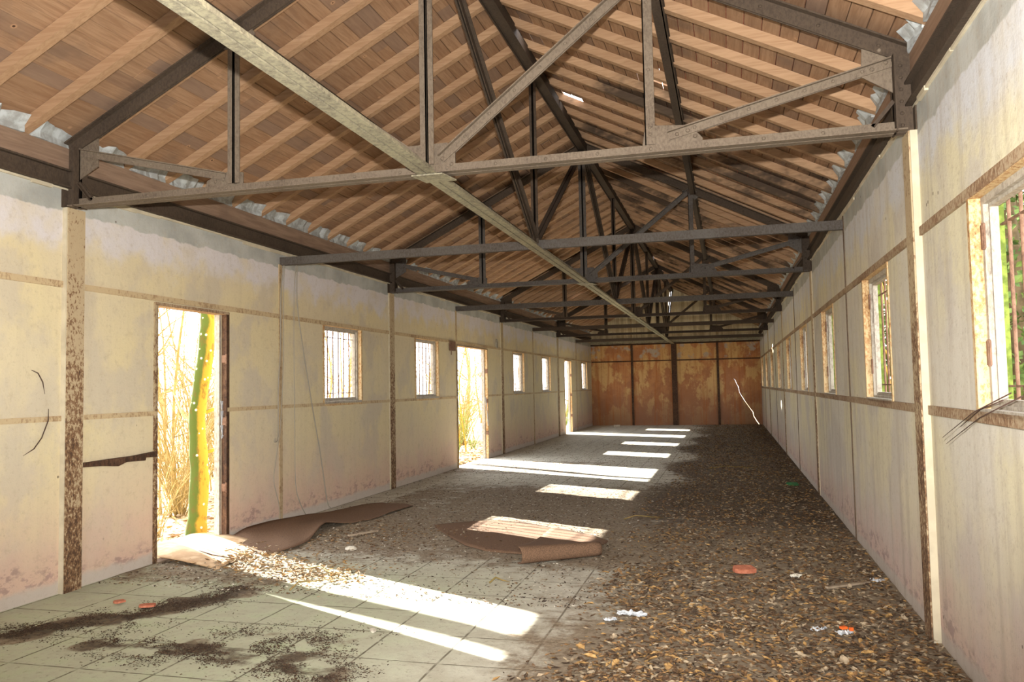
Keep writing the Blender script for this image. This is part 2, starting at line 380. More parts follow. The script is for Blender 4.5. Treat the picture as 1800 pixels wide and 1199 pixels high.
for j in range(NYc+1):
    y = fy0+(fy1-fy0)*j/NYc
    for i in range(NX+1):
        x = fx0+(fx1-fx0)*i/NX; d = dirt_at(x, y)
        h = .016*sm(d, .45, .9)*(.5+.5*mnoise.noise(Vector((x*7, y*7, 0))))
        vs.append((x, y, h)); dA.append(d)
        gA.append(max(0, (1-sm(x, 2.2, 3.6))*(1-sm(y, 5.0, 6.5)))*.9)
        kA.append(max(sm(x, 3.0, 3.9)*sm(y, 6.5, 9)*(1-.5*sm(y, 18, 26)), sm(seg_d(x, y, BAND1), .25, .05), .85*sm(seg_d(x, y, BAND2), .2, .05)))
for j in range(NYc):
    for i in range(NX):
        a = j*(NX+1)+i; fs.append((a, a+1, a+NX+2, a+NX+1))
me = bpy.data.meshes.new('floor'); me.from_pydata(vs, [], fs); me.materials.append(M['floor'])
for nm, arr in (('dirt', dA), ('green', gA), ('dark', kA)):
    at = me.attributes.new(nm, 'FLOAT', 'POINT'); at.data.foreach_set('value', arr)
me.polygons.foreach_set('use_smooth', [True]*len(me.polygons)); me.update()
fl = bpy.data.objects.new('floor', me); COL.objects.link(fl); tag(fl, kind='structure')
mb = MB(); mb.box((-TH, YB, -.36), (W+TH, YEND+TH, -.04)); o = struct(mb, 'trim_1', M['render']); o.name = 'trim_1'

# ------------------------------------------------------------------ roof boards, outer covering, timber rafters
HOLES = {('R', 6.80, 3.97), ('R', 6.74, 2.90), ('R', 8.49, 2.90), ('R', 19.9, 2.80), ('L', 21.30, 2.03), ('L', 19.43, .90), ('R', 24.9, 2.78), ('R', 22.5, 2.78)}
RS = D/6
RY = [Y1+.069+RS*i+RS*.0 for i in range(-11, 49) if Y1+.069+RS*i < YEND-.05 and Y1+.069+RS*i > YB]
BW = .105
def roofpt(side, x, y, dz=0):
    X = x if side == 'L' else W-x
    return Vector((X, y, BZ+SL*x+dz))
nb = int((XC+.02+.35)/BW)+1
def holed(side, x, y0, y1):
    for s_, hy, hx in HOLES:
        hx_ = hx if s_ == 'L' else W-hx
        if s_ == side and y0 < hy+.09 and y1 > hy-.09 and abs(hx_-x) < .10: return True
    return False
vs, fs, tone = [], [], []
rngb = random.Random(3)
for side in 'LR':
    for b in range(-3, 27):
        xa, xb = b*BW, (b+1)*BW-.006
        if xa > XC: continue
        xb = min(xb, XC+.002)
        cuts = [YB-.1]
        y = YB-.1
        while y < YEND+.3:
            y += RS*rngb.choice((5, 6, 7, 8)); cuts.append(min(y, YEND+.3))
        extra = sorted({hy+s for s_, hy, hx in HOLES for s in (-.12, .12) if s_ == side and abs((hx if s_ == 'L' else W-hx)-(xa+xb)/2) < .10})
        allc = sorted(set(cuts) | set(extra)); t = rngb.random(); jit = rngb.uniform(-.002, .003)
        for p, q in zip(allc, allc[1:]):
            if p in cuts: t = rngb.random(); jit = rngb.uniform(-.002, .003)
            if holed(side, (xa+xb)/2, p+.05, q-.05) and q-p < .25: continue
            n0 = len(vs)
            g = .0015 if q in cuts else 0
            for dz in (jit, .02):
                for xx, yy in ((xa, p), (xb, p), (xb, q-g), (xa, q-g)): vs.append(tuple(roofpt(side, xx, yy, dz)))
            for f in ((0, 1, 2, 3), (4, 5, 6, 7), (0, 1, 5, 4), (1, 2, 6, 5), (2, 3, 7, 6), (3, 0, 4, 7)): fs.append(tuple(n0+i for i in f))
            tone += [t]*8
me = bpy.data.meshes.new('ceiling'); me.from_pydata(vs, [], fs); me.materials.append(M['board'])
at = me.attributes.new('tone', 'FLOAT', 'POINT'); at.data.foreach_set('value', tone); me.update()
bm = bmesh.new(); bm.from_mesh(me); bmesh.ops.recalc_face_normals(bm, faces=bm.faces); bm.to_mesh(me); bm.free()
o = bpy.data.objects.new('ceiling', me); COL.objects.link(o); tag(o, kind='structure')
# outer tiles: same holes
mb = MB()
for side in 'LR':
    for b in range(-3, 27):
        xa, xb = b*BW, min((b+1)*BW, XC+.01)
        if xa > XC: continue
        ys = sorted({YB-.1, YEND+.3} | {hy+s for s_, hy, hx in HOLES for s in (-.15, .38) if s_ == side and abs((hx if s_ == 'L' else W-hx)-(xa+xb)/2) < .16})
        for p, q in zip(ys, ys[1:]):
            if q-p < .6: continue
            a, b_, c, d = (roofpt(side, xx, yy, .035) for xx, yy in ((xa, p), (xb, p), (xb, q), (xa, q)))
            mb.prism([a, b_, c, d], (0, 0, .02))
struct(mb, 'trim_2', M['brick'])

# rafters: one shared mesh per slope
def rafter_mesh(side):
    m = MB(); sgn = 1 if side == 'L' else -1
    def P(x, y, d): return (sgn*x, y, SL*x+d)
    x0, x1 = -.02, XC-.012; w = .032; h = .078
    m.add([P(x0, -w, -h), P(x0, w, -h), P(x0, w, -.002), P(x0, -w, -.002), P(x1, -w, -h), P(x1, w, -h), P(x1, w, -.002), P(x1, -w, -.002)],
          [(0, 3, 2, 1), (4, 5, 6, 7), (0, 1, 5, 4), (1, 2, 6, 5), (2, 3, 7, 6), (3, 0, 4, 7)])
    return m.mesh('timber_rafter', M['rafter'])
RM = {'L': rafter_mesh('L'), 'R': rafter_mesh('R')}
ordw = ['nearest', 'second', 'third', 'fourth', 'fifth']
def bayname(y):
    k = (y-Y1)/(2*D)
    if k < 0: return 'on the camera side of the nearest truss'
    i = int(k)
    return 'between the %s and %s trusses' % (ordw[i], ordw[i+1]) if i < 3 else 'between the last truss and the end wall'
for side in 'LR':
    for y in RY:
        if any(abs(y-(Y(k)+.02)) < .055 for k in (-1, 1, 3, 5, 7)): pass
        o = bpy.data.objects.new('timber_rafter', RM[side]); COL.objects.link(o)
        o.location = (0 if side == 'L' else W, y+.033, BZ)
        sn = 'left' if side == 'L' else 'right'
        tag(o, 'pale pine rafter on the %s roof slope %s' % (sn, bayname(y)), 'rafter', 'rafters of the %s slope %s' % (sn, bayname(y)))
        o.name = 'timber_rafter'

# eaves: steel eave beam, timber wall plate, mortar between rafter feet
for side, sg, x0 in (('left', 1, 0.0), ('right', -1, W)):
    mb = MB()
    mb.box((x0-sg*.02, YB, 2.80), (x0+sg*.012, YEND, 2.93)); mb.box((x0, YB, 2.80), (x0+sg*.045, YEND, 2.812)); mb.box((x0, YB, 2.918), (x0+sg*.045, YEND, 2.93))
    tag(mb.build('eave_channel', M['steel_brown']), 'dark brown steel channel running along the top of the %s wall' % side, 'steel beam')
    mb = MB(); rg = random.Random(9); yy = YB
    while yy < YEND-.1:
        L_ = rg.uniform(.12, .5); mb.box((x0-sg*.01, yy, 2.80-rg.uniform(.012, .035)), (x0+sg*rg.uniform(.008, .02), min(yy+L_, YEND), 2.80)); yy += L_
    struct(mb, 'trim_%d' % (40 if sg > 0 else 41), M['render'])
    mb = MB(); mb.box((x0-sg*.09, YB, 2.931), (x0+sg*.012, YEND, 3.088))
    tag(mb.build('wall_plate', M['plate']), 'brown timber wall plate under the rafter feet of the %s slope' % side, 'timber plate')
    mb = MB(); rg = random.Random(5 if side == 'left' else 6)
    ys = [YB]+[y+.033 for y in RY]+[YEND]
    for a, b in zip(ys, ys[1:]):
        if b-a < .1: continue
        n = 7; pts = []
        for i in range(n+1):
            t = a+.034+(b-a-.068)*i/n; d = rg.uniform(-.01, .018)
            pts.append((t, d))
        for (ta, da), (tb, db) in zip(pts, pts[1:]):
            vs_ = []
            for t, d in ((ta, da), (tb, db)):
                for xx, zz in ((-.08, 3.085), (.02+d, 3.085), (.012+d*1.5, 3.13), (.05+d*2.5, BZ+SL*.05), (-.08, BZ-.08*SL)): vs_.append((x0+sg*xx, t, zz))
            mb.add(vs_, [(0, 1, 2, 3, 4), (9, 8, 7, 6, 5)]+[(i, (i+1) % 5, 5+(i+1) % 5, 5+i) for i in range(5)])
    tag(mb.build('mortar_fill', M['mortar']), 'whitish mortar packed between the rafter feet above the %s wall plate' % side, 'mortar', kind='stuff')

# ------------------------------------------------------------------ steel members
def legs(mb, p0, p1, w, up, out=(0, 1, 0), t=.007, gap=.006, edge='bottom', ow=None):
    """double angle: in-plane legs of height w along 'up', outstanding legs at one edge"""
    p0, p1 = Vector(p0), Vector(p1); up = Vector(up).normalized(); out = Vector(out).normalized(); ow = ow or w*.85
    for s_ in (-1, 1):
        mb.bar(p0, p1, up, out, 0, w, s_*gap, s_*(gap+t))
        a0, a1 = (0, t) if edge == 'bottom' else (w-t, w)
        mb.bar(p0, p1, up, out, a0, a1, s_*(gap+t), s_*(gap+ow))
def crossp(mb, p0, p1, w, side, front, t=.007, gap=.003):
    """two angles back to back: front shows two flat faces with a slot"""
    p0, p1 = Vector(p0), Vector(p1); side = Vector(side).normalized(); front = Vector(front).normalized()
    for s_ in (-1, 1):
        mb.bar(p0, p1, side, front, s_*gap, s_*(w/2), -w*.42, -w*.42+t)
        mb.bar(p0, p1, side, front, s_*gap, s_*(gap+t), -w*.42, w*.25)
CH0 = 3.02-BZ      # bottom of the top chord below the board plane
def truss(k):
    y = Y(k)+.012; root = empty('roof_truss', (XC, y, HT)); st = M['steel'] if k == 1 else M['steel_dimmed'] if k < 5 else M['steel_brown']  # steel darkens truss by truss, painting in the flash's falloff
    inv = Vector((-XC, -y, -HT))
    def loc(mb, name, m):
        mb.v = [tuple(Vector(p)+inv) for p in mb.v]; return mb.build(name, m, root)
    # bottom chord, split at the middle
    mb = MB(); legs(mb, (.045, y, HT), (W-.045, y, HT), .058, (0, 0, 1), edge='bottom', ow=.056)
    for x in [.35+.31*i for i in range(16)]: mb.rivet((x, y-.013, HT+.034), (0, -1, 0))
    loc(mb, 'bottom_chord', st)
    # top chords
    for sg, xe in ((1, 0), (-1, W)):
        mb = MB(); d = Vector((sg, 0, SL)).normalized(); up = Vector((-sg*SL, 0, 1)).normalized()
        p0 = Vector((xe+sg*.03, y, 3.02+SL*.03)); p1 = Vector((XC, y, 3.02+SL*XC))
        legs(mb, p0, p1, .088, up, edge='top', ow=.05, t=.009)
        for i in range(9): mb.rivet(p0+(p1-p0)*(i+.5)/9+up*.04+Vector((0, -.016, 0)), (0, -1, 0))
        loc(mb, 'top_chord', M['steel_brown'])
    zc = lambda x: 3.03+SL*min(x, W-x)
    # posts
    for x, kd in ((XC*.5-.015, 'X'), (XC-.02, 'X'), (XC*1.5-.027, 'T')):
        mb = MB()
        if kd == 'X': crossp(mb, (x, y, HT+.06), (x, y, zc(x)+.05), .088, (1, 0, 0), (0, 1, 0))
        else:
            mb.bar((x-.029, y-.013, HT+.06), (x-.029, y-.013, zc(x)+.05), (1, 0, 0), (0, 1, 0), 0, .058, 0, .007)
            mb.bar((x-.029, y-.013, HT+.06), (x-.029, y-.013, zc(x)+.05), (1, 0, 0), (0, 1, 0), 0, .007, 0, .026)
            for z in (HT+.12, HT+.16, HT+.5, HT+.9): mb.rivet((x, y-.013, z), (0, -1, 0))
        loc(mb, 'king_post' if abs(x-XC) < .1 else 'post', st)
    # diagonals
    def diag(a, b, edge, ow=.03, w=.05):
        mb = MB(); a, b = Vector(a), Vector(b); d = (b-a).normalized(); up = d.cross(Vector((0, 1, 0))); up = up if up.z > 0 else -up
        legs(mb, a-up*w/2, b-up*w/2, w, up, edge=edge, ow=ow)
        for i in range(1, 8): mb.rivet(a+(b-a)*i/8+Vector((0, -.014, 0)), (0, -1, 0))
        loc(mb, 'diagonal_brace', st)
    diag((.11, y, 3.05), (1.27, y, 2.78), 'top')
    diag((W-.10, y, 3.05), (4.17, y, 2.765), 'top')
    diag((2.79, y, 2.76), (4.06, y, zc(4.06)+.02), 'top', .034, .055)
    diag((2.66, y, 2.76), (1.37, y, zc(1.37)-.01), 'top', .034, .055)
    # gusset plates
    def plate(poly, riv=()):
        mb = MB(); mb.prism([(px, y-.005, pz) for px, pz in poly], (0, .010, 0))
        for px, pz in riv: mb.rivet((px, y-.014, pz), (0, -1, 0), .013, .01)
        loc(mb, 'gusset_plate', M['steel_brown'] if k > 3 else st)
    plate([(.09, 2.86), (.25, 2.945), (.25, 3.14), (.09, 3.07)], [(.2, 3.06), (.22, 3.0)])
    plate([(W-.09, 2.88), (W-.255, 2.99), (W-.245, 3.15), (W-.09, 3.09)], [(W-.2, 3.02), (W-.13, 3.05), (W-.16, 3.12)])
    plate([(2.55, 2.70), (2.57, 2.86), (2.83, 2.86), (2.88, 2.81), (2.88, 2.70)], [(2.62, 2.8), (2.72, 2.81), (2.8, 2.76), (2.72, 2.76), (2.86, 2.72)])
    plate([(4.02, 2.71), (4.04, 2.84), (4.29, 2.82), (4.36, 2.74), (4.36, 2.71)], [(4.22, 2.77), (4.28, 2.785), (4.32, 2.75)])
    plate([(1.11, 2.71), (1.13, 2.765), (1.29, 2.815), (1.40, 2.80), (1.40, 2.71)], [(1.2, 2.75), (1.26, 2.76), (1.35, 2.75)])
    for xq, sg in ((1.35, 1), (W-1.39, -1)):
        z0 = 3.03+SL*(xq if sg > 0 else W-xq)
        plate([(xq-.10*1, z0-.06*sg), (xq+.06, z0-.10), (xq+.14, z0+.02*sg), (xq+.12, z0+.05), (xq-.10, z0+.02)], [(xq, z0-.03), (xq+.07, z0)])
    plate([(XC-.18, 4.28), (XC-.10, 4.20), (XC+.10, 4.20), (XC+.18, 4.28), (XC, 4.40)], [(XC-.08, 4.28), (XC+.08, 4.28)])
    # knees under the heels and the heel stanchions
    for sg, xe in ((1, 0), (-1, W)):
        mb = MB(); legs(mb, (xe+sg*.09, y, 2.83), (xe+sg*.20, y, 2.70), .022, (sg*.76, 0, .65), ow=.03)
        loc(mb, 'knee_brace', M['steel_brown'])
        mb = MB()
        for s_ in (-1, 1):
            mb.box((xe+sg*.0, y+s_*.006, 2.66), (xe+sg*.10, y+s_*.014, 3.08)); mb.box((xe+sg*.092, y+s_*.006, 2.66), (xe+sg*.10, y+s_*.065, 3.08)); mb.box((xe+sg*.0, y+s_*.006, 2.66), (xe+sg*.008, y+s_*.065, 3.08))
        for i in range(6): mb.rivet((xe+sg*.06, y-.014, 2.70+.065*i), (0, -1, 0))
        loc(mb, 'heel_stanchion', M['steel_brown'])
    tag(root, 'riveted steel roof truss, %s from the camera' % {1: 'nearest', 3: 'second', 5: 'third', 7: 'farthest'}[k], 'truss', 'riveted steel roof trusses')
for k in (1, 3, 5, 7): truss(k)

# plain tie beams between the trusses
for k in (2, 4, 6, 8):
    y = Y(k); mb = MB(); h = .082
    mb.box((.0, y-.004, HT-.012), (W, y+.004, HT-.012+h)); mb.box((.0, y, HT-.012), (W, y+.045, HT-.004)); mb.box((.0, y, HT-.02+h), (W, y+.045, HT-.012+h))
    tag(mb.build('tie_beam', M['steel_dimmed'] if k < 5 else M['steel_brown']), 'plain grey steel tie beam crossing the room, %s from the camera' % {2: 'nearest', 4: 'second', 6: 'third', 8: 'farthest'}[k], 'beam', 'plain steel tie beams')  # farther ties take darker steel, loss of light put into the colour

# middle girder: ridge beam, long bottom chord, hangers and V braces
root = empty('ridge_girder', (XC, Y(1), HT))
gi = Vector((-XC, -Y(1), -HT))
def gl(mb, name, m):
    mb.v = [tuple(Vector(p)+gi) for p in mb.v]; return mb.build(name, m, root)
ZR0, ZR1 = 4.36, 4.462
mb = MB(); mb.box((XC-.055, YB, ZR1-.008), (XC+.055, YEND, ZR1)); mb.box((XC-.055, YB, ZR0), (XC-.046, YEND, ZR1)); mb.box((XC+.046, YB, ZR0), (XC+.055, YEND, ZR1)); mb.box((XC-.05, YB, ZR0+.02), (XC+.05, YEND, ZR0+.028))
gl(mb, 'ridge_beam', M['steel_brown'])
mb = MB(); legs(mb, (XC, Y(-1), 2.650), (XC, YEND, 2.650), .06, (0, 0, 1), (1, 0, 0), edge='bottom', ow=.054)
gl(mb, 'bottom_chord', M['lichen'])
for k in (0, 2, 4, 6, 8):
    y = Y(k); mb = MB(); crossp(mb, (XC, y, 2.70), (XC, y, ZR0+.02), .066, (1, 0, 0), (0, 1, 0)); gl(mb, 'hanger', M['steel_brown'])
    for dk in (-1, 1):
        if k+dk < 0 or k+dk > 9: continue
        mb = MB(); a = Vector((XC, y+dk*.05, 2.73)); b = Vector((XC, Y(k+dk)-dk*.04, ZR0+.01)); d = (b-a).normalized(); up = d.cross(Vector((1, 0, 0)))
        up = up if up.z > 0 else -up
        legs(mb, a-up*.03, b-up*.03, .06, up, (1, 0, 0), edge='top', ow=.034); gl(mb, 'diagonal_brace', M['steel_brown'])
    mb = MB(); mb.prism([(XC-.005, y-.13, 2.70), (XC-.005, y+.13, 2.70), (XC-.005, y+.08, 2.84), (XC-.005, y-.08, 2.84)], (.01, 0, 0)); gl(mb, 'gusset_plate', M['steel_brown'])
for k in (1, 3, 5, 7):
    mb = MB(); mb.prism([(XC-.10, Y(k)-.09, 2.640), (XC+.10, Y(k)-.09, 2.640), (XC+.13, Y(k)+.09, 2.640), (XC-.07, Y(k)+.09, 2.640)], (0, 0, .008)); gl(mb, 'batten_plate', M['lichen'])
tag(root, 'long central steel girder with ridge beam, V braces and lichen-flecked bottom chord', 'girder')

# side purlins
for side, xq in (('left', XC/2+.01), ('right', W-1.355)):
    z0, z1 = 3.70, 3.782
    if side == 'left': z0, z1 = 3.695, 3.778
    mb = MB(); w = .075
    mb.box((xq-w/2, YB, z0), (xq+w/2, YEND, z0+.008)); mb.box((xq-w/2, YB, z1-.008), (xq+w/2, YEND, z1)); mb.box((xq+.02, YB, z0), (xq+.028, YEND, z1))
    tag(mb.build('purlin', M['steel_brown']), 'dark steel purlin under the %s roof slope, half way up' % side, 'purlin', 'steel purlins')

# ------------------------------------------------------------------ wall piers, joint strips and rails
def pier(side, k):
    y = Y(k)+.045; sg = 1 if side == 'left' else -1; x0 = 0 if side == 'left' else W
    root = empty('wall_pier', (x0, y, 0))
    pd = .036 if k < 3 else (.016 if side == 'left' else .009)
    mb = MB(); mb.box((-sg*.01, -.085, -.02), (sg*pd, .085, 2.66)); mb.build('render_casing', M['render'], root)
    mb = MB(); mb.box((sg*(pd-.002), -.076, 0), (sg*(pd+.007), .076, 2.66)); f = mb.build('steel_flange', M['column'], root)
    wh = {1: 'nearest the camera', 3: 'second from the camera', 5: 'third from the camera', 7: 'farthest along the wall', -1: ''}[k]
    tag(root, 'rusty steel-faced pier on the %s wall, %s' % (side, wh), 'pier', 'steel-faced piers on the %s wall' % side)
for s_ in ('left', 'right'):
    for k in (1, 3, 5, 7): pier(s_, k)
tn = 3
def trim(mb, m):
    global tn
    o = struct(mb, 'trim_%d' % tn, m); tn += 1; return o
for side, sg, x0 in (('left', 1, 0), ('right', -1, W)):
    for k in (0, 2, 4, 6, 8):
        mb = MB(); y = Y(k); hw = .028 if side == 'left' else .02
        if side == 'left': mb.box((x0-.01*sg, y-hw, 0), (x0+sg*.010, y+hw, 2.66)); trim(mb, M['joint'])
        else: mb.box((x0-.01*sg, y-hw, 0), (x0+sg*.006, y+hw, 2.80)); trim(mb, M['joint_dark'])
def rail_runs(y0, y1, blocks):
    out = []; cur = y0
    for a, b in sorted(blocks):
        if a > cur: out.append((cur, a))
        cur = max(cur, b)
    if cur < y1: out.append((cur, y1))
    return out
piers = [(Y(k)+.045-.085, Y(k)+.045+.085) for k in (1, 3, 5, 7)]
mb = MB()
for a, b in rail_runs(YB, YEND, piers): mb.box((-.01, a, 2.098), (.013, b, 2.142))
trim(mb, M['rail'])
mb = MB()
for a, b in rail_runs(YB, YEND, piers+[(d[0], d[1]) for d in DOORS]+[(w[0], w[1]) for w in LWIN]): mb.box((-.01, a, 1.172), (.011, b, 1.208))
trim(mb, M['rail'])
mb = MB()
for a, b in rail_runs(YB, YEND, piers): mb.box((W+.01, a, 2.096), (W-.014, b, 2.142))
trim(mb, M['rail_rust'])
mb = MB()
for a, b in rail_runs(YB, YEND, piers): mb.box((W+.01, a, 1.165), (W-.012, b, 1.212))
trim(mb, M['rail_rust'])
mb = MB(); mb.box((0, YEND-.008, 2.10), (W, YEND+.01, 2.14)); trim(mb, M['column_dark'])
# end wall: piers, beams
for x, w, d, lab in ((1.37, .05, .03, 'thin dark steel post on the left of the end wall'), (XC+.02, .15, .07, 'broad dark rusty steel post in the middle of the end wall'), (4.13, .05, .03, 'thin dark steel post on the right of the end wall')):
    root = empty('end_post', (x, YEND, 0)); mb = MB(); mb.box((-w/2, -d, 0), (w/2, 0, 2.66)); mb.build('web', M['column_dark'], root)
    mb = MB(); mb.box((-w/2-.012, -d-.008, 0), (w/2+.012, -d, 2.66)); mb.build('flange', M['column_dark'], root)
    mb = MB(); mb.box((-.025, -.02, 2.85), (.025, 0, 3.02+SL*min(x, W-x)-.05 if abs(x-XC) > .2 else 2.9)); mb.build('upper_post', M['joint'], root)
    tag(root, lab, 'post')
mb = MB(); mb.box((0, YEND-.06, 2.655), (W, YEND, 2.675)); mb.box((0, YEND-.06, 2.655), (W, YEND-.05, 2.70))
tag(mb.build('end_beam', M['column_dark']), 'dark steel beam across the end wall above the orange panels', 'beam')
mb = MB(); mb.box((.0, YEND-.09, 2.73), (W, YEND, 2.84)); mb.box((0, YEND-.11, 2.84), (W, YEND, 2.855))
tag(mb.build('end_rail', M['lichen']), 'greenish channel across the end wall just above its dark beam', 'beam')

# ------------------------------------------------------------------ windows
def make_window(side):
    """local frame: +X runs outward from the inner face, Y along the wall, origin at the inner face, lower corner"""
    w, h = .96, .90; root = empty('window_1', (0, 0, 0))
    s = 1
    def ring(mb, a, t, x0, x1):        # a: distance in from the opening edge, t: width
        mb.box((x0, a, a), (x1, a+t, h-a)); mb.box((x0, w-a-t, a), (x1, w-a, h-a)); mb.box((x0, a+t, a), (x1, w-a-t, a+t)); mb.box((x0, a+t, h-a-t), (x1, w-a-t, h-a))
    mb = MB(); ring(mb, -.03, .034, -.010, -.002); ring(mb, 0, .006, -.006, .055); tag(mb.build('steel_angle', M['orange'], root), 'orange rusted steel surround')
    mb = MB(); ring(mb, .006, .030, .035, .06); ring(mb, .006, .045, .055, .088); tag(mb.build('wood_frame', M['wframe'], root), 'weathered grey wooden frame')
    mb = MB(); ring(mb, .004, .03, .088, .112); tag(mb.build('outer_bead', M['moss'] if side == 'right' else M['wframe'], root), 'mossy outer edge' if side == 'right' else None)
    mb = MB(); mb.box((-.012, .004, -.005), (.07, w-.004, .022)); mb.box((.06, .03, .02), (.10, w-.03, .06)); mb.build('sill', M['wframe'], root)
    for z in (.20, .68):
        mb = MB(); mb.box((.028, w-.055 if side == 'left' else w-.052, z), (.036, w-.008, z+.10)); mb.tube([(.03, w-.04, z-.005), (.03, w-.04, z+.105)], .007, 8); mb.build('hinge', M['bar'], root)
    for i in range(6):
        u = .06+(w-.12)*(i+.5)/6; mb = MB(); mb.tube([(.10, u, .055), (.10, u, h-.04)], .0075, 8); mb.build('bar', M['bar'], root)
    for z in (.11, h-.13):
        mb = MB(); mb.box((.094, .04, z), (.106, w-.04, z+.008)); mb.build('cross_bar', M['bar'], root)
    return root
winN = 1
for side, lst in (('left', LWIN), ('right', RWIN)):
    proto = make_window(side)
    for i, (a, b, z0, z1) in enumerate(lst):
        o = proto if i == 0 else copy_tree(proto)
        if side == 'left': o.location = (0, b, z0); o.rotation_euler = (0, 0, math.pi); 
        else: o.location = (W, a, z0)
        o.name = 'window_%d' % winN; tag(o, kind='structure'); winN += 1
    if side == 'left':   # mirrored so the hinges stay on the far jamb
        pass

# ------------------------------------------------------------------ door frames
dn = 1
for (a, b, c, d) in DOORS:
    root = empty('door_%d' % dn, (0, a, 0)); tag(root, kind='structure'); dn += 1
    w = b-a
    mb = MB(); mb.box((-.11, -.004, 0), (.010, .012, d)); mb.box((.002, -.034, 0), (.010, 0, d)); mb.build('near_jamb', M['orange'] if dn != 2 else M['column'], root)
    mb = MB(); mb.box((-.04, w-.012, 0), (.010, w+.004, d)); mb.box((.002, w, 0), (.010, w+.034, d)); mb.build('far_jamb', M['column_dark'] if dn == 2 else M['orange'], root)
    mb = MB(); mb.box((-.105, w-.032, 0), (-.045, w-.012, d-.02)); mb.box((-.065, w-.044, 0), (-.045, w-.032, d-.02)); mb.build('wood_post', M['wframe'], root)
    mb = MB(); mb.box((-.11, -.02, d-.022), (.014, w+.02, d+.003)); mb.build('lintel', M['rail_rust'], root)
    for z in (.45, 1.05, 1.62):
        mb = MB(); mb.box((-.03, w-.03, z), (.016, w-.012, z+.07)); mb.tube([(.014, w-.022, z-.01), (.014, w-.022, z+.08)], .008, 8); mb.build('hinge', M['bar'], root)

# ------------------------------------------------------------------ small things on the walls
def strip(mb, pts, w, up=(0, 0, 1), th=.002):
    pts = [Vector(p) for p in pts]; up = Vector(up)
    for a, b in zip(pts, pts[1:]):
        mb.add([a-up*w/2, b-up*w/2, b+up*w/2, a+up*w/2, a-up*w/2+Vector((th, 0, 0)), b-up*w/2+Vector((th, 0, 0)), b+up*w/2+Vector((th, 0, 0)), a+up*w/2+Vector((th, 0, 0))],
               [(0, 1, 2, 3), (4, 7, 6, 5), (0, 4, 5, 1), (1, 5, 6, 2), (2, 6, 7, 3), (3, 7, 4, 0)])
mb = MB(); mb.prism([(0, 4.778, .868), (0, 5.05, .873), (0, 5.30, .875), (0, 5.56, .89), (0, 5.56, .845), (0, 5.43, .85), (0, 5.42, .828), (0, 5.22, .836), (0, 5.13, .812), (0, 4.97, .83), (0, 4.778, .838)], (.03, 0, 0))
tag(mb.build('rotted_batten', M['column_dark']), 'dark rotted timber batten fixed to the left wall between pier and first doorway', 'batten')
mb = MB(); mb.prism([(.012, 12.66, 1.965), (.012, 12.90, 1.97), (.012, 12.90, 2.125), (.012, 12.66, 2.12)], (.03, 0, 0)); mb.box((.012, 12.74, 1.90), (.02, 12.76, 1.965))
tag(mb.build('switch_plate', M['bar']), 'small brown square plate on the left wall beside the second doorway', 'plate')
mb = MB(); mb.tube([(0, 15.52, 2.24), (.02, 15.52, 2.24)], [.07, .06], 14); mb.tube([(0, 15.52, 2.17), (.02, 15.52, 2.17)], [.06, .05], 14)
tag(mb.build('round_socket', M['wframe']), 'grey oval socket high on the left wall between second doorway and third pier', 'socket')
def cable(name, pts, r, lab, hook=False):
    mb = MB(); out = []
    P = [Vector(p) for p in pts]
    for i in range(len(P)-1):
        p0, p1, p2, p3 = P[max(i-1, 0)], P[i], P[i+1], P[min(i+2, len(P)-1)]
        for t in (0, .25, .5, .75):
            out.append(.5*((2*p1)+(p2-p0)*t+(2*p0-5*p1+4*p2-p3)*t*t+(3*p1-p0-3*p2+p3)*t**3))
    out.append(P[-1]); mb.tube(out, r, 6)
    return tag(mb.build(name, M['cable'], None, True), lab, 'cable')
cable('hanging_cable', [(.06, 7.50, 2.73), (.03, 7.46, 2.62), (.025, 7.42, 2.3), (.022, 7.415, 1.8), (.022, 7.37, 1.35), (.02, 7.37, .90), (.022, 7.30, .84), (.03, 7.30, .875)], .0065, 'thick pale cable hooked over the tie beam, hanging to waist height on the left wall')
cable('hanging_cable', [(.055, 7.53, 2.73), (.035, 7.475, 2.6), (.035, 7.455, 2.2), (.035, 7.45, 1.7), (.03, 7.40, 1.0), (.03, 7.36, .84), (.03, 7.30, .62), (.03, 7.27, .45), (.03, 7.36, .22), (.03, 7.39, .05)], .004, 'thin grey cable beside the thick one, curling down to the floor')
cable('hanging_cable', [(.07, 7.66, 2.72), (.04, 7.66, 2.4), (.03, 7.67, 1.8), (.03, 7.68, 1.0), (.03, 7.69, .4), (.05, 7.74, .18), (.06, 7.86, .02)], .0045, 'straight thin cable hanging plumb right of the joint in the left wall')
cable('hanging_cable', [(.075, 7.67, 2.72), (.04, 7.72, 2.3), (.03, 7.86, 1.8), (.025, 8.06, 1.18), (.025, 8.25, .6), (.03, 8.38, .1), (.05, 8.43, .02)], .006, 'slanting cable that swings out to the right towards the first window')
mb = MB(); strip(mb, [(-.02, 6.47, 1.27), (-.01, 6.46, 1.18), (0, 6.44, 1.05), (.02, 6.42, .96), (.02, 6.41, .93)], .02, (0, 1, 0)); mb.v = [(x, y+(.018 if i % 2 else 0), z) for i, (x, y, z) in enumerate(mb.v)]
tag(mb.build('torn_tape', M['foil']), 'torn white strip of tape hanging from the far jamb of the first doorway', 'tape')
mb = MB(); strip(mb, [(-.02, 14.78, 1.16), (.0, 14.76, 1.0), (.01, 14.78, .85), (.02, 14.80, .62)], .05, (0, 1, 0))
tag(mb.build('torn_tape', M['foil']), 'torn white strip of tape on the far jamb of the second doorway', 'tape')
def curve_thing(name, pts, r, m, lab, cat, n=5):
    mb = MB(); mb.tube(pts, r, n); return tag(mb.build(name, m, None, True), lab, cat)
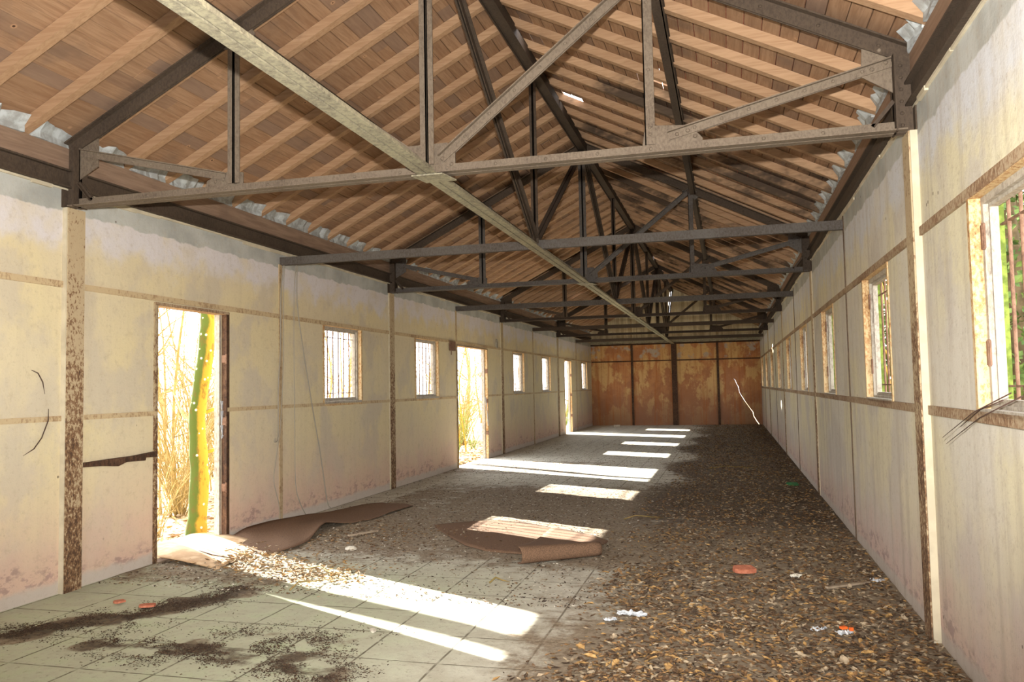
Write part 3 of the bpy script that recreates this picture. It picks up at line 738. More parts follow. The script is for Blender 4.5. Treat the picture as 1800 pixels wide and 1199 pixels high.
curve_thing('dried_tendril', [(.004, 4.36, 1.52), (.006, 4.41, 1.50), (.006, 4.45, 1.44), (.004, 4.47, 1.36)], [.002, .004, .004, .001], M['dark'], 'short dark tendril curved on the left wall, upper of the pair', 'stem')
curve_thing('dried_tendril', [(.006, 4.50, 1.26), (.015, 4.49, 1.18), (.015, 4.44, 1.07), (.012, 4.38, 1.00), (.006, 4.30, .96)], [.002, .004, .004, .004, .001], M['dark'], 'long dark tendril crossing the lower rail of the left wall', 'stem')
# straw poking in at the nearest right window
for i, (a, b) in enumerate((((W+.02, 3.42, 1.29), (W-.10, 3.95, 1.09)), ((W+.02, 3.30, 1.28), (W-.08, 3.98, 1.06)), ((W+.02, 3.52, 1.26), (W-.05, 3.86, 1.14)))):
    a, b = Vector(a), Vector(b)
    curve_thing('dry_twig', [a, a*.5+b*.5+Vector((0, 0, .02)), b], [.003, .0025, .001], M['dark'], 'thin dry twig drooping over the sill of the nearest right-hand window', 'twig')['group'] = 'twigs at the nearest right window'

# ------------------------------------------------------------------ mats on the floor
def sheet(name, P, nu, nv, m, th=.006):
    mb = MB(); g = [[P(i/nu, j/nv) for i in range(nu+1)] for j in range(nv+1)]
    vs_ = [p for row in g for p in row]; top = [Vector(p) for p in vs_]; n = len(top)
    mb.v = [tuple(p) for p in top]+[(p.x, p.y, p.z-th) for p in top]
    for j in range(nv):
        for i in range(nu):
            a = j*(nu+1)+i; mb.f += [(a, a+1, a+nu+2, a+nu+1), (n+a, n+a+nu+1, n+a+nu+2, n+a+1)]
    for i in range(nu):
        for a in (i, nv*(nu+1)+i): mb.f.append((a, a+1, n+a+1, n+a))
    for j in range(nv):
        for a in (j*(nu+1), j*(nu+1)+nu): mb.f.append((a, a+nu+1, n+a+nu+1, n+a))
    mb.mi = [0]*len(mb.f)
    return mb.build(name, m, None, True)
wallE = [(.04, 6.50), (.03, 6.80), (.03, 7.2), (.17, 7.93), (.26, 8.5), (.45, 8.95)]
roomE = [(.74, 5.95), (.84, 6.25), (.80, 6.60), (.62, 7.25), (.86, 7.75), (.92, 8.75)]
def lerpl(L, t):
    t = t*(len(L)-1); i = min(int(t), len(L)-2); f = t-i; return tuple(L[i][c]*(1-f)+L[i+1][c]*f for c in range(len(L[0])))
def mat1(u, v):
    a, b = lerpl(wallE, u), lerpl(roomE, u)
    x, y = a[0]*(1-v)+b[0]*v, a[1]*(1-v)+b[1]*v
    z = .014+.05*math.exp(-((u-.55)/.13)**2)*v+.06*(1-v)**3*math.exp(-((u-.3)/.3)**2)+.012*math.sin(u*9+v*3)**2+.006*mnoise.noise(Vector((x*3, y*3, 1)))
    return (x, y, z)
tag(sheet('floor_mat', mat1, 40, 14, M['mat']), 'long rust-brown fibre mat lying along the foot of the left wall past the first doorway', 'mat')
backE = [(1.62, 7.56), (1.95, 7.80), (2.3, 8.0), (2.75, 7.60), (3.25, 7.20), (3.42, 6.95)]
frntE = [(1.68, 7.44), (2.02, 6.93), (2.30, 6.58), (2.62, 6.36), (2.92, 6.02), (3.50, 6.40)]
F2 = [(1.68, 7.44), (2.02, 6.93), (2.26, 6.60), (2.50, 6.43), (2.84, 6.36)]
def mat2(u, v):
    a, b = lerpl(backE, u*.70), lerpl(F2, u)
    return (a[0]*(1-v)+b[0]*v, a[1]*(1-v)+b[1]*v, .014+.004*math.sin(8*u+4*v)*(1-sm(u, .7, 1)))
def roll2(u, v):
    a = lerpl(backE, .62+.38*u); nr = Vector((.64, -.77)); f = Vector((2.92+.54*u, 5.95+.42*u)); R = .062-.012*u
    b = f-nr*(R*1.0)
    if v < .5:
        s_ = v/.5; b2 = b-nr*.03; return (a[0]*(1-s_)+b2[0]*s_, a[1]*(1-s_)+b2[1]*s_, .024+(2*R)*s_**2.2)
    ang = math.pi/2-(v-.5)/.5*math.pi*1.12
    q = b+nr*math.cos(ang)*R
    return (q[0], q[1], max(.010, .018+R+R*math.sin(ang)))
o = tag(sheet('floor_mat', mat2, 30, 14, M['mat']), 'rust-brown fibre mat in the middle of the floor with its near edge rolled over', 'mat')
sheet('rolled_edge', roll2, 16, 34, M['mat']).parent = o
def pan(u, v):
    x = -.30+.95*u-.12*v; y = 5.66+.95*v-.20*u
    return (x, y, .045+.05*math.sin(u*3.0+.2)*(.4+.6*v)+.015*math.sin(v*5)-(.04*u))
tag(sheet('warped_panel', pan, 20, 14, M['ply'], .005), 'warped sunlit fibre panel lying across the threshold of the first doorway', 'panel')

# ------------------------------------------------------------------ litter
def lump(name, loc, size, m, lab, cat, seed=0, rot=0, group=None, n=7):
    rg = random.Random(seed); bm = bmesh.new(); bmesh.ops.create_icosphere(bm, subdivisions=2, radius=1)
    for v in bm.verts:
        f = 1+.22*mnoise.noise(v.co*1.7+Vector((seed, 0, 0)))
        v.co = Vector((v.co.x*size[0]*f, v.co.y*size[1]*f, max(-.6, v.co.z)*size[2]*f))
    me = bpy.data.meshes.new(name); bm.to_mesh(me); bm.free(); me.materials.append(m)
    o = bpy.data.objects.new(name, me); COL.objects.link(o); o.location = (loc[0], loc[1], size[2]*.6+(loc[2] if len(loc) > 2 else 0)); o.rotation_euler = (0, 0, rot)
    return tag(o, lab, cat, group)
def slab(name, loc, L, Wd, T, rot, m, lab, cat, seed=1, tilt=0):
    rg = random.Random(seed); mb = MB(); n = 9; pts = []
    for i in range(n):
        a = 2*math.pi*i/n; sx = max(-.5, min(.5, math.cos(a)*.62)); sy = max(-.5, min(.5, math.sin(a)*.62)); pts.append((sx*L*rg.uniform(.9, 1.05), sy*Wd*rg.uniform(.85, 1.08), 0))
    mb.prism(pts, (0, 0, T)); o = mb.build(name, m); o.location = (loc[0], loc[1], loc[2] if len(loc) > 2 else .004); o.rotation_euler = (tilt, 0, rot)
    return tag(o, lab, cat)
slab('brick_fragment', (4.517, 6.0, .022), .15, .10, .030, .4, M['brick'], 'orange brick fragment lying on the leaves right of centre', 'brick fragment', 4, .12)
slab('tile_shard', (.875, 4.41, .012), .10, .06, .014, .5, M['brick'], 'terracotta tile shard on the dark earth near the left wall, right one of two', 'tile shard', 6)
slab('tile_shard', (.62, 4.46, .012), .07, .06, .012, 1.1, M['brick'], 'terracotta tile shard on the dark earth near the left wall, left one of two', 'tile shard', 7)
lump('pale_stone', (1.33, 6.33), (.055, .035, .022), M['stone'], 'rounded pale stone on the floor in front of the long mat', 'stone', 3)
lump('stone_chip', (2.49, 4.25), (.018, .045, .008), M['stone'], 'thin whitish chip on the tiles below the sunlit strip', 'stone', 8, .5)
slab('wood_offcut', (4.10, 5.37, .006), .035, .17, .012, -.12, M['grey_wood'], 'small upright-lying grey wood offcut near the middle of the floor', 'wood offcut', 9)
mb = MB(); mb.box((-.19, -.014, 0), (.19, .014, .012)); o = mb.build('wooden_lath', M['grey_wood']); o.location = (5.16, 5.70, .022); o.rotation_euler = (0, .03, .72)
tag(o, 'grey wooden lath lying on the leaves near the right wall', 'lath')
mb = MB(); mb.box((-.16, -.016, 0), (.16, .016, .014)); o = mb.build('wooden_lath', M['grey_wood']); o.location = (1.15, 6.95, .02); o.rotation_euler = (0, 0, 1.05)
tag(o, 'pale splintered lath beside the long mat by the left wall', 'lath')
def crumple(name, loc, L, Wd, H, rot, m, lab, cat, seed, extra=None):
    def P(u, v):
        n1 = mnoise.noise(Vector((u*6+seed, v*5, 1))); n2 = mnoise.noise(Vector((u*9+seed, v*7, 5))); n3 = mnoise.noise(Vector((u*8, v*8+seed, 9)))
        return ((u-.5)*L*(1+.25*n2), (v-.5)*Wd*(1-.5*abs(u-.5))*(1+.6*n3)+.012*n2, .006+H*(.35+.55*n1+.25*n3))
    o = sheet(name, P, 14, 8, m, .002); o.location = (loc[0], loc[1], .004); o.rotation_euler = (0, 0, rot); 
    for p in o.data.polygons: p.use_smooth = False
    return tag(o, lab, cat)
crumple('plastic_wrapper', (3.87, 4.80), .17, .07, .035, -.1, M['foil'], 'crumpled clear plastic wrapper on the bare floor at centre front', 'wrapper', 2)
crumple('plastic_scrap', (3.76, 4.68), .07, .05, .02, .6, M['foil'], 'small clear plastic scrap left below the crumpled wrapper', 'plastic scrap', 5)
o = crumple('printed_wrapper', (5.01, 4.67), .10, .06, .03, .5, M['foil'], 'small white wrapper with orange print among the leaves', 'wrapper', 11)
mb = MB(); mb.box((-.028, -.014, .034), (.006, .010, .046)); mb.build('orange_patch', M['orange_print'], o)
mb = MB(); mb.box((.018, -.022, .024), (.036, -.006, .040)); mb.build('orange_patch', M['orange_print'], o)
crumple('plastic_scrap', (4.88, 4.72), .09, .05, .02, .9, M['foil'], 'clear plastic scrap just left of the orange printed wrapper', 'plastic scrap', 13)
crumple('paper_scrap', (5.375, 5.91), .09, .08, .025, .2, M['foil'], 'white paper scrap at the foot of the right wall', 'paper scrap', 17)
crumple('paper_scrap', (4.86, 5.95), .08, .06, .03, .9, M['stone'], 'beige paper scrap on the leaves beyond the lath', 'paper scrap', 19)
slab('green_plastic', (5.21, 11.15, .02), .15, .12, .01, .3, M['green_card'], 'green plastic piece by the right wall far down the room', 'plastic piece', 12, .2)
slab('pale_block', (.95, 26.0, .01), .2, .12, .06, .1, M['stone'], 'small pale block near the left end of the end wall', 'block', 15)
# leaves
def leaf_mesh(i, m):
    rg = random.Random(i+50); mb = MB(); L, w = .036, .013+.004*(i % 3); n = 6; ctr = []; lf = []; rt = []
    cu = rg.uniform(.15, .7)
    for k in range(n+1):
        t = k/n; x = (t-.5)*2*L; ww = w*math.sin(math.pi*min(1, t*.96+.03))**.7*(1+.25*math.sin(k*2.3+i)); z = .004+cu*.014*math.sin(t*3+i)+.004*rg.random()
        ctr.append((x, 0, z)); lf.append((x, ww, z+.010*rg.uniform(.2, 1))); rt.append((x, -ww, z+.010*rg.uniform(.1, 1)))
    b = ctr+lf+rt; fs_ = []
    for k in range(n): fs_ += [(k, k+1, n+1+k+1, n+1+k), (k, 2*n+2+k, 2*n+3+k, k+1)]
    mb.add(b, fs_); mb.tube([ctr[0], (ctr[0][0]-.012, .002, ctr[0][2]+.004)], [.0012, .0008], 4); return mb
LM = []
for i in range(8):
    LM.append(leaf_mesh(i, None).mesh('fallen_leaf', M['leaf%d' % (1+i % 4)]))
rg = random.Random(21)
def leaf_dens(x, y):
    n_ = mnoise.noise(Vector((x*.8, y*.8, 7)))
    d = sm(x+.45*n_, 3.3, 4.1)
    if y > 9: d *= .9
    return d*(.55+.45*sm(mnoise.noise(Vector((x*1.7, y*1.7, 2))), -.3, .3))
cnt = 0
placed = []
while cnt < 300:
    x = rg.uniform(3.35, W-.04); y = rg.uniform(3.75, 6.0)
    if rg.random() > leaf_dens(x, y)*(1.3-.35*(y-3.75)/2.25): continue
    if math.hypot(x-4.517, y-6) < .12: continue
    k = rg.choice((0, 1, 2, 4, 5, 6, 3, 5, 0, 2, 7)); o = bpy.data.objects.new('fallen_leaf', LM[k]); COL.objects.link(o)
    s = rg.uniform(.5, 1.0); o.scale = (s, s, s); o.location = (x, y, rg.uniform(.004, .02)); o.rotation_euler = (rg.uniform(-.35, .35), rg.uniform(-.35, .35), rg.uniform(0, 6.28))
    tn_ = ('brown', 'ochre', 'greyish', 'dark brown')[k % 4]; ar = 'in the foreground' if y < 4.8 else 'beyond the foreground wrappers'
    tag(o, 'curled %s dead leaf in the floor litter %s' % (tn_, ar), 'leaf', 'fallen %s leaves %s' % (tn_, ar)); cnt += 1
# the rest of the litter: fragments and leaves nobody could count
def litter(name, N, gen, mats, lab, cat, size=(.4, 1.0), seed=1, flat=False):
    rg = random.Random(seed); mb = MB(); protos = [leaf_mesh(i, None) for i in range(4)]
    simple = []
    for i in range(N):
        p = gen(rg)
        if p is None: continue
        x, y, z, zs = p; s = rg.uniform(*size)*zs; a = rg.uniform(0, 6.28); ca, sa = math.cos(a)*s, math.sin(a)*s
        t1, t2 = rg.uniform(-.5, .5), rg.uniform(-.5, .5); c1 = rg.uniform(.004, .012)*s
        base = [(-.034, 0, 0), (-.01, .014, c1), (.018, .011, c1*.4), (.036, 0, c1), (.012, -.013, c1*.8), (-.014, -.012, c1*.2), (0, 0, -c1*.4)]
        vs_ = []
        for bx, by, bz in base: vs_.append((x+bx*ca-by*sa, y+bx*sa+by*ca, z+bz+(bx*t1+by*t2)*s*.5+.006*s))
        mb.cur = rg.choice(range(len(mats))); mb.add(vs_, [(0, 1, 6), (1, 2, 6), (2, 3, 6), (3, 4, 6), (4, 5, 6), (5, 0, 6)])
    o = mb.build(name, mats); return tag(o, lab, cat, kind='stuff')
def fz(x, y): 
    d = dirt_at(x, y); return .016*sm(d, .45, .9)*(.5+.5*mnoise.noise(Vector((x*7, y*7, 0))))
def genA(r):
    x = r.uniform(2.9, W-.02); y = 3.4+24*r.random()**2.0
    if r.random() > leaf_dens(x, y) or y > YEND-.05: return None
    return (x, y, fz(x, y)+r.uniform(0, .012), 1)
litter('leaf_litter', 70000, genA, [M['leaf1'], M['leaf4'], M['leaf3'], M['leaf4'], M['leaf3'], M['leaf1'], M['leaf4'], M['leaf2'], M['crumb']], 'layer of small dead leaves and leaf fragments covering the right side of the floor', 'leaf litter', (.22, .75), 4)
def genB(r):
    q = r.random()
    if q < .45:
        L_ = BAND1; t = r.random()**.9; wd = .13
    elif q < .85: L_ = BAND2; t = r.random(); wd = .11
    else: L_ = BAND3; t = r.random(); wd = .14
    x, y = lerpl(L_, t); x += r.gauss(0, wd); y += r.gauss(0, wd)
    if mnoise.noise(Vector((x*5, y*5, 4)))+.5*mnoise.noise(Vector((x*13, y*13, 4))) < r.uniform(-.25, .35): return None
    if x < .02: return None
    return (x, y, fz(x, y)+r.uniform(0, .006), .20)
litter('earth_crumbs', 30000, genB, [M['crumb'], M['crumb'], M['leaf4'], M['dark']], 'dark crumbs of earth and rotted leaf swept in bands over the green tiles at front left', 'earth crumbs', (.5, 1.3), 5)
def genC(r):
    x = r.uniform(.05, 3.6); y = 4.9+15*r.random()**1.5
    if r.random() > .25+.9*dirt_at(x, y): return None
    return (x, y, fz(x, y)+r.uniform(0, .004), .5)
litter('floor_debris', 26000, genC, [M['leaf3'], M['leaf4'], M['crumb'], M['leaf1'], M['stone'], M['crumb']], 'thin scatter of leaf scraps and grit over the middle of the floor', 'debris', (.15, .9), 6)
def genD(r):
    t = r.random(); x = .05+1.75*t+r.gauss(0, .12); y = 6.0-.62*t*1.1+r.gauss(0, .18)
    if x < .02: return None
    return (x, y, .01+r.uniform(0, .03)*(1-t), .9)
litter('doorway_leaves', 1500, genD, [M['leaf1'], M['leaf2'], M['leaf3'], M['leaf3']], 'dry brown leaves blown in over the threshold of the first doorway', 'leaves', (.4, .9), 8)
def genE(r):
    x = r.gauss(1.1, .5); y = r.gauss(6.9, .45)
    if x < .75: return None
    return (x, y, fz(x, y)+r.uniform(0, .02), .8)
litter('matside_leaves', 900, genE, [M['leaf1'], M['leaf4'], M['leaf3']], 'brown leaf scraps heaped against the room edge of the long mat', 'leaves', (.4, .9), 9)
# sticks
rg = random.Random(33)
for i, (x, y, a, L, lab) in enumerate(((.35, 5.75, -.2, .55, 'dark bent stick across the first threshold, nearest the wall'), (.55, 5.85, -.35, .5, 'thin stick on the warped panel in the first doorway'), (1.55, 5.45, -.5, .5, 'long thin twig lying in the sunlit strip'), (1.62, 5.1, 1.2, .32, 'short bent twig crossing the edge of the sunlit strip'), (2.9, 5.4, .2, .14, 'tiny straight stick on the grey tiles below the rolled mat'), (3.6, 8.2, .25, .4, 'thin stick on the dark leaves past the rolled mat'), (4.5, 13.2, .15, .8, 'pale stick on the dark litter far down the room'))):
    d = Vector((math.cos(a), math.sin(a), 0)); p = Vector((x, y, .03 if i < 2 else .014)); n_ = Vector((-d.y, d.x, 0))
    curve_thing('fallen_stick', [p-d*L/2+Vector((0, 0, .0)), p-d*L*.2+n_*.03+Vector((0, 0, .03)), p+d*L*.15-n_*.01+Vector((0, 0, .02)), p+d*L/2+n_*.02], [.007, .006, .005, .002], M['twig'] if i not in (0,) else M['dark'], lab, 'stick')

# ------------------------------------------------------------------ outdoors
mb = MB(); rg = random.Random(2)
def gz(x, y):
    base = -.10 if x < XC else -.15
    far = max(0, -x-.1, x-W-.1)
    return base-.03*min(far, 3)+.10*mnoise.noise(Vector((x*.35, y*.35, 5)))*min(1, far/2)+.03*mnoise.noise(Vector((x*2, y*2, 1)))*min(1, far)+.02*max(0, far-8)
for x0, x1, nx in ((-45, -TH, 60), (W+TH, 45, 50)):
    ny = 90; b = len(mb.v)
    for j in range(ny+1):
        for i in range(nx+1):
            t = i/nx; t = (1-(1-t)**2) if x0 < 0 else t*t
            x = x0+(x1-x0)*t; y = -12+80*j/ny; mb.v.append((x, y, gz(x, y)))
    for j in range(ny):
        for i in range(nx): a = b+j*(nx+1)+i; mb.f.append((a, a+1, a+nx+2, a+nx+1)); mb.mi.append(0)
b = len(mb.v)
for j in range(13):
    for i in range(9): x = -TH+(W+2*TH)*i/8; y = YEND+TH+41*j/12; mb.v.append((x, y, -.15))
for j in range(12):
    for i in range(8): a = b+j*9+i; mb.f.append((a, a+1, a+10, a+9)); mb.mi.append(0)
o = struct(mb, 'trim_%d' % tn, M['soil']); tn += 1; o.name = 'ground'; 
def genG(r):
    x = -.12-9*r.random()**2; y = r.uniform(4.5, 22)
    return (x, y, gz(x, y)+.01, 1.3)
litter('woodland_leaves', 9000, genG, [M['leaf1'], M['leaf3'], M['leaf3'], M['leaf2']], 'dead leaves carpeting the woodland ground outside the left wall', 'leaves', (.7, 1.6), 12)

# mossy trunk framed by the first doorway
base = Vector((-.46, 6.70, gz(-.5, 6.7)-.05))
pts = []; rad = []
prof = [(0, 0, .115), (.12, .004, .098), (.35, .022, .088), (.7, .040, .086), (.95, .028, .080), (1.25, .012, .074), (1.55, .045, .074), (1.85, .090, .076), (2.15, .115, .074), (2.6, .10, .070), (3.4, .06, .064), (4.6, .15, .055), (6, .3, .045)]
for h, dx, r in prof: pts.append(base+Vector((dx*.83, dx*.55, h))); rad.append(r)
mb = MB()
P2, R2 = [], []
for i in range(len(pts)-1):
    for t in (0, .25, .5, .75):
        P2.append(pts[i].lerp(pts[i+1], t)); R2.append((rad[i]*(1-t)+rad[i+1]*t)*(1+.05*math.sin(i*5+t*7)))
P2.append(pts[-1]); R2.append(rad[-1]); mb.tube(P2, R2, 20)
root = empty('mossy_tree', tuple(base)); mb.v = [tuple(Vector(p)-base) for p in mb.v]
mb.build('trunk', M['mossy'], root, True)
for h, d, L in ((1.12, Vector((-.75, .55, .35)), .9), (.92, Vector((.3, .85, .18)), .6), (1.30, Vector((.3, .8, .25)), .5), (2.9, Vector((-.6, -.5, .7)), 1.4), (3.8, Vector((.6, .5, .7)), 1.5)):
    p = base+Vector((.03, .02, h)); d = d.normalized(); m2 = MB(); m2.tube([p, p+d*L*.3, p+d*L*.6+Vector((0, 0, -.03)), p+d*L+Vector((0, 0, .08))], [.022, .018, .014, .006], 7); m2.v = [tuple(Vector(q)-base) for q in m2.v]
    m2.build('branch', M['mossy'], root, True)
tag(root, 'thick leaning mossy tree trunk, green on the left and yellow on the right, in the first doorway', 'tree')

def keep_out(root, meshes, sc, rz, x, y):
    ca, sa = math.cos(rz)*sc, math.sin(rz)*sc
    xs = [x+v.co.x*ca-v.co.y*sa for m_ in meshes for v in m_.vertices]
    if x < 0:
        sh = max(0, max(xs)+.16); x -= sh; y += sh*y/(4.4587-x)
    else:
        sh = max(0, W+TH+.05-min(xs)); x += sh; y += sh*y/(x-4.4587)
    root.location = (x, y, gz(x, y))
def sapling(seed, H, r0, spread, m, nb=9, mossy=False, sub=True):
    rg = random.Random(seed); mb = MB(); st = MB(); p = Vector((0, 0, -.08)); d = Vector((rg.uniform(-.15, .15), rg.uniform(-.15, .15), 1)).normalized(); n = 12; pts_ = [p.copy()]; rs = [r0]
    for i in range(n):
        p = p+d*H/n; d = (d+Vector((rg.gauss(0, .07), rg.gauss(0, .07), .02))).normalized(); pts_.append(p.copy()); rs.append(r0*(1-.85*(i+1)/n))
    st.tube(pts_, rs, 7)
    def branch(q, dd, L, r, lev):
        pp = [q.copy()]; rr_ = [r]; k = 5
        for i in range(k):
            q = q+dd*L/k; dd = (dd+Vector((rg.gauss(0, .17), rg.gauss(0, .17), rg.gauss(.03, .12)))).normalized(); pp.append(q.copy()); rr_.append(r*(1-.8*(i+1)/k))
            if lev < 2 and rg.random() < (.75 if lev == 0 else .45):
                nd = (dd+Vector((rg.gauss(0, .6), rg.gauss(0, .6), rg.gauss(.1, .5)))).normalized(); branch(q.copy(), nd, L*rg.uniform(.3, .6), rr_[-1]*.7, lev+1)
        mb.tube(pp, rr_, 4)
    for b in range(nb):
        t = .12+.85*(b+rg.random())/nb; i = min(int(t*n), n-1); a = rg.uniform(0, 6.28)
        branch(pts_[i].copy(), Vector((math.cos(a), math.sin(a), rg.uniform(.2, 1.1))).normalized(), spread*rg.uniform(.5, 1)*(1.1-t*.6), max(.0035, rs[i]*.45), 0)
    return st.mesh('stem', M['twig'] if not mossy else M['mossy'], True), mb.mesh('twigs', m, True)
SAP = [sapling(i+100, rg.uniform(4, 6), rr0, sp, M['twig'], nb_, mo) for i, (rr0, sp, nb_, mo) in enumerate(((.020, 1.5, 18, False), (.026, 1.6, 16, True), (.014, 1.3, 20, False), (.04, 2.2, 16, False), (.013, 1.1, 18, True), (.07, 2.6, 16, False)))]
def place_sap(k, x, y, rz, sc, lab, cat, group=None, name='bare_sapling'):
    root = empty(name, (x, y, gz(x, y)), rz); root.scale = (sc, sc, sc)
    for nm, me_ in (('stem', SAP[k][0]), ('twigs', SAP[k][1])):
        o = bpy.data.objects.new(nm, me_); COL.objects.link(o); o.parent = root
    if y < 60 and not lab.endswith('by the wall'): keep_out(root, SAP[k], sc, rz, x, y)
    return tag(root, lab, cat, group)
# sight corridors through the openings, kept clear of thick stems in the sun's path
def sight(px, yw):      # x position outside the left wall -> y on the line from the camera through (0, yw)
    return yw+(-px)*yw/4.4587
rg = random.Random(77)
opens = [(5.6, 6.45, 'first doorway', 10), (8.4, 9.3, 'first left window', 4), (11.2, 12.1, 'second left window', 4), (13.1, 14.7, 'second doorway', 10), (16.8, 17.7, 'third left window', 2), (19.6, 20.6, 'fourth left window', 2), (22.4, 23.3, 'third doorway', 3), (25.2, 26.1, 'fifth left window', 2)]
for a, b, nm, cnt_ in opens:
    for i in range(cnt_):
        px = -1.5-6.5*((i+.4)/cnt_)**1.3+rg.uniform(-.3, .3); yw = rg.uniform(a+.05, b)
        y = sight(px, yw); k = rg.choice((0, 2, 2) if nm.startswith('first door') else (0, 1, 2, 4)) if px > -3.5 else rg.choice((0, 2, 3, 5))
        place_sap(k, px, y, rg.uniform(0, 6.28), rg.uniform(.7, 1.1), 'thin bare sapling outside, seen through the %s' % nm, 'sapling', 'bare saplings seen through the %s' % nm)
for i in range(14):
    x = -10-14*rg.random(); y = rg.uniform(8, 52)
    place_sap(rg.choice((3, 5)), x, y, rg.uniform(0, 6.28), rg.uniform(1.0, 1.7), 'bare tree deep in the wood outside the left wall', 'tree', 'bare trees deep in the left-hand wood', 'bare_tree')
# shrubs: many arching stems from one foot, in the doorways
def shrub(seed, n, H, m):
    rg = random.Random(seed); mb = MB()
    for i in range(n):
        a = rg.uniform(0, 6.28); l = rg.uniform(.6, 1)*H; q = Vector((rg.gauss(0, .05), rg.gauss(0, .05), -.05)); d = Vector((math.cos(a)*rg.uniform(.1, .5), math.sin(a)*rg.uniform(.1, .5), 1)).normalized(); pp = [q.copy()]; r = rg.uniform(.004, .010)
        for s in range(9):
            q = q+d*l/9; d = (d+Vector((math.cos(a)*.07, math.sin(a)*.07, -.05*s/4))+Vector((rg.gauss(0, .06), rg.gauss(0, .06), 0))).normalized(); pp.append(q.copy())
            if rg.random() < .5:
                e = (d+Vector((rg.gauss(0, .7), rg.gauss(0, .7), rg.gauss(0, .4)))).normalized(); L = rg.uniform(.15, .45); mb.tube([q, q+e*L*.5+Vector((0, 0, .02)), q+e*L], [r*.5, r*.4, r*.2], 4)
        mb.tube(pp, [r*(1-.7*s/9) for s in range(10)], 5)
    return mb.mesh('thicket_shrub', m, True)
SH = [shrub(i, 16, 2.2, M['twig'] if i % 2 else M['moss']) for i in range(3)]+[shrub(9, 34, 3.6, M['twig'])]
shrubs = [(-1.6, 8.0, 3, .85, 'fan of thin criss-crossing stems closest behind the first doorway'), (-4.6, 13.0, 3, 1.3, 'far pale thicket centred in the first doorway'), (-2.4, 20.4, 3, 1.1, 'fine criss-cross bush behind the second doorway'), (-2.2, 8.9, 3, 1.1, 'dense tangle of thin twigs in the first doorway, left of the trunk'), (-3.4, 11.9, 3, 1.2, 'thin-twigged bush just right of the mossy trunk'), (-1.5, 9.35, 3, .8, 'fine bare bush at the far jamb of the first doorway'), (-3.0, 22.0, 3, 1.2, 'tall fine bush deep behind the second doorway'), (-1.35, 7.3, 1, .6, 'low arching shrub to the left behind the mossy trunk'), (-1.9, 8.4, 3, .9, 'tangled bare shrub behind the mossy trunk'), (-3.0, 10.2, 3, 1.0, 'tall tangled shrub deeper behind the mossy trunk'), (-1.6, 17.6, 0, .9, 'green-stemmed shrub filling the second doorway'), (-1.7, 19.2, 2, .8, 'mossy low shrub at the far side of the second doorway'), (-1.8, 18.7, 3, 1.1, 'tangled shrub behind the second doorway shrubs'), (-1.5, 29.9, 2, 1, 'green shrub outside the third doorway'), (-1.5, 34.0, 0, 1.0, 'green shrub outside the last left window'), (-1.3, 11.2, 3, .9, 'bare shrub outside the first left window'), (-1.3, 14.6, 1, .95, 'bare shrub outside the second left window')]
for x, y, k, s, lab in shrubs:
    o = bpy.data.objects.new('thicket_shrub', SH[k]); COL.objects.link(o); o.location = (x, y, gz(x, y)); o.scale = (s, s, s); o.rotation_euler = (0, 0, x*7+y); keep_out(o, [SH[k]], s, x*7+y, x, y); tag(o, lab, 'shrub')
# trees that throw the broken shade at the near side of the first doorway's sun patch (they stand hidden behind the wall)
back = -SUN
def up_sun(p, dist): return Vector(p)+back*dist
for i, (yy, dist, lab) in enumerate(((5.66, 3.0, 'a'), (5.80, 4.2, 'b'), (5.92, 5.2, 'c'))):
    q = up_sun((0, yy, 0), dist); place_sap((1, 0, 3)[i], q.x, q.y, i*2.0, 1.0, 'bare sapling left of the first doorway, screened by the wall', 'sapling', 'saplings screened by the left wall')

q = Vector((-2.75, 7.16, 0)); mb = MB()
mb.tube([q+Vector((0, 0, -.3)), q+Vector((.02, .0, 1.3)), q+Vector((-.06, -.03, 2.3)), q+Vector((.05, .06, 3.4)), q+Vector((.0, .0, 6.5))], [.19, .165, .15, .13, .06], 14)
tag(mb.build('bare_tree', M['bark_out'], None, True), 'broad bare trunk outside, left of the first doorway', 'tree')
q = Vector((-2.9, 15.1, 0)); mb = MB()
mb.tube([q+Vector((0, 0, -.3)), q+Vector((.1, .1, 1.6)), q+Vector((-.06, -.2, 3.4)), q+Vector((.0, .0, 6.0))], [.12, .10, .08, .03], 12)
tag(mb.build('bare_tree', M['bark_out'], None, True), 'slim bare trunk outside, left of the second doorway', 'tree')

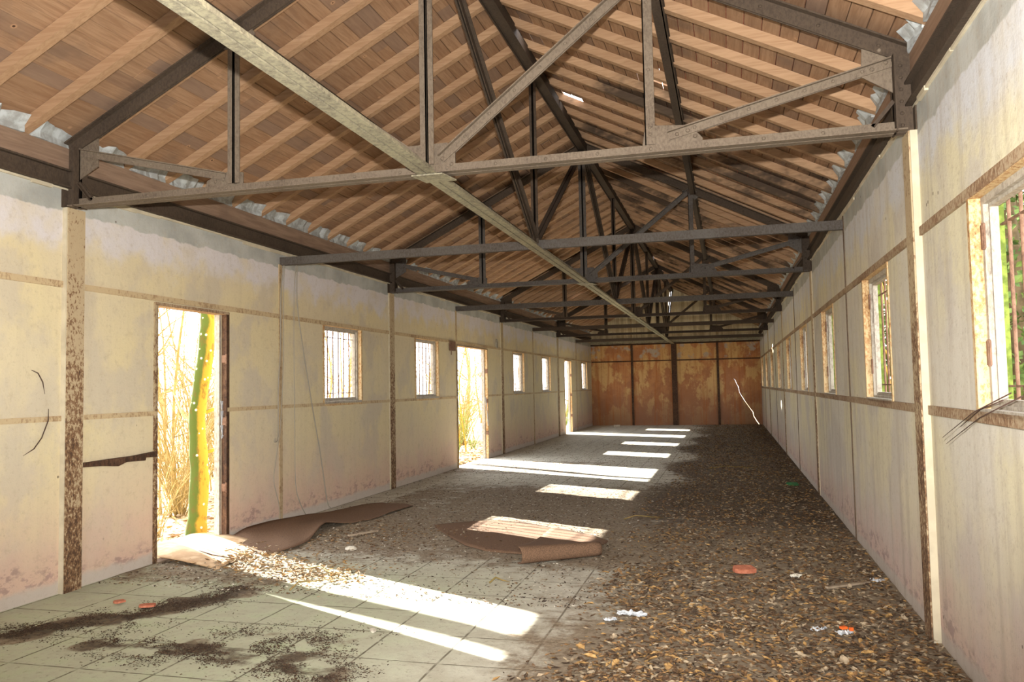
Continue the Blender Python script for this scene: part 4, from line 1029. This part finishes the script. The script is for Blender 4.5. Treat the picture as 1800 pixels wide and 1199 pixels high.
# right-hand side: ivy-clad trunk and mossy trees
def ivy_tree(x, y, H, lab, seed):
    rg = random.Random(seed); root = empty('ivy_tree', (x, y, gz(x, y))); mb = MB(); mb.tube([(0, 0, -.1), (.05, .03, H*.3), (-.03, .08, H*.6), (.05, 0, H)], [.13, .11, .09, .05], 10); mb.build('trunk', M['bark_out'], root, True)
    mb = MB()
    for i in range(2600):
        h = rg.uniform(0, H*.9); a = rg.uniform(0, 6.28); r = .12+rg.random()**2*.42; c = Vector((math.cos(a)*r, math.sin(a)*r, h)); s = rg.uniform(.03, .06)
        n1 = Vector((rg.gauss(0, 1), rg.gauss(0, 1), rg.gauss(0, 1))).normalized(); e = n1.orthogonal().normalized(); g = n1.cross(e)
        mb.add([c-e*s, c-g*s*.7+n1*s*.2, c+e*s, c+g*s*.7+n1*s*.2], [(0, 1, 2), (0, 2, 3)])
    mb.build('ivy_leaves', M['ivy'], root); return tag(root, lab, 'tree')
ivy_tree(6.95, 8.1, 5, 'ivy-covered trunk outside the nearest right-hand window', 1)
ivy_tree(8.4, 12.6, 5, 'bushy ivy-covered trunk farther back outside the nearest right-hand window', 2)
ivy_tree(7.3, 16.9, 4, 'ivy-covered trunk seen through the second right-hand window', 3)
rg = random.Random(12)
for i in range(16):
    x = 7.3+.9*rg.random()+i*.35; y = 7+i*2.2+rg.uniform(-1, 1)
    place_sap(rg.choice((0, 1, 2, 3)), x, y, rg.uniform(0, 6.28), rg.uniform(.8, 1.2), 'bare sapling outside the right wall', 'sapling', 'bare saplings outside the right wall')
for x, y, L, lab in ((7.0, 15.0, 2.0, 'thick mossy bough outside the second right-hand window'), (6.4, 12.4, 1.2, 'mossy bough low outside the second right-hand window')):
    mb = MB(); mb.tube([(x+.5, y+.5, -.2), (x+.35, y+.3, .9), (x+.1, y-.1, 1.7), (x-.25, y-.6, 2.05), (x-.5, y-1.0, 2.0)], [.08, .07, .055, .04, .02], 9)
    mb.tube([(x+.1, y-.1, 1.7), (x+.2, y+.3, 2.4), (x+.1, y+.7, 3.4)], [.045, .035, .02], 8)
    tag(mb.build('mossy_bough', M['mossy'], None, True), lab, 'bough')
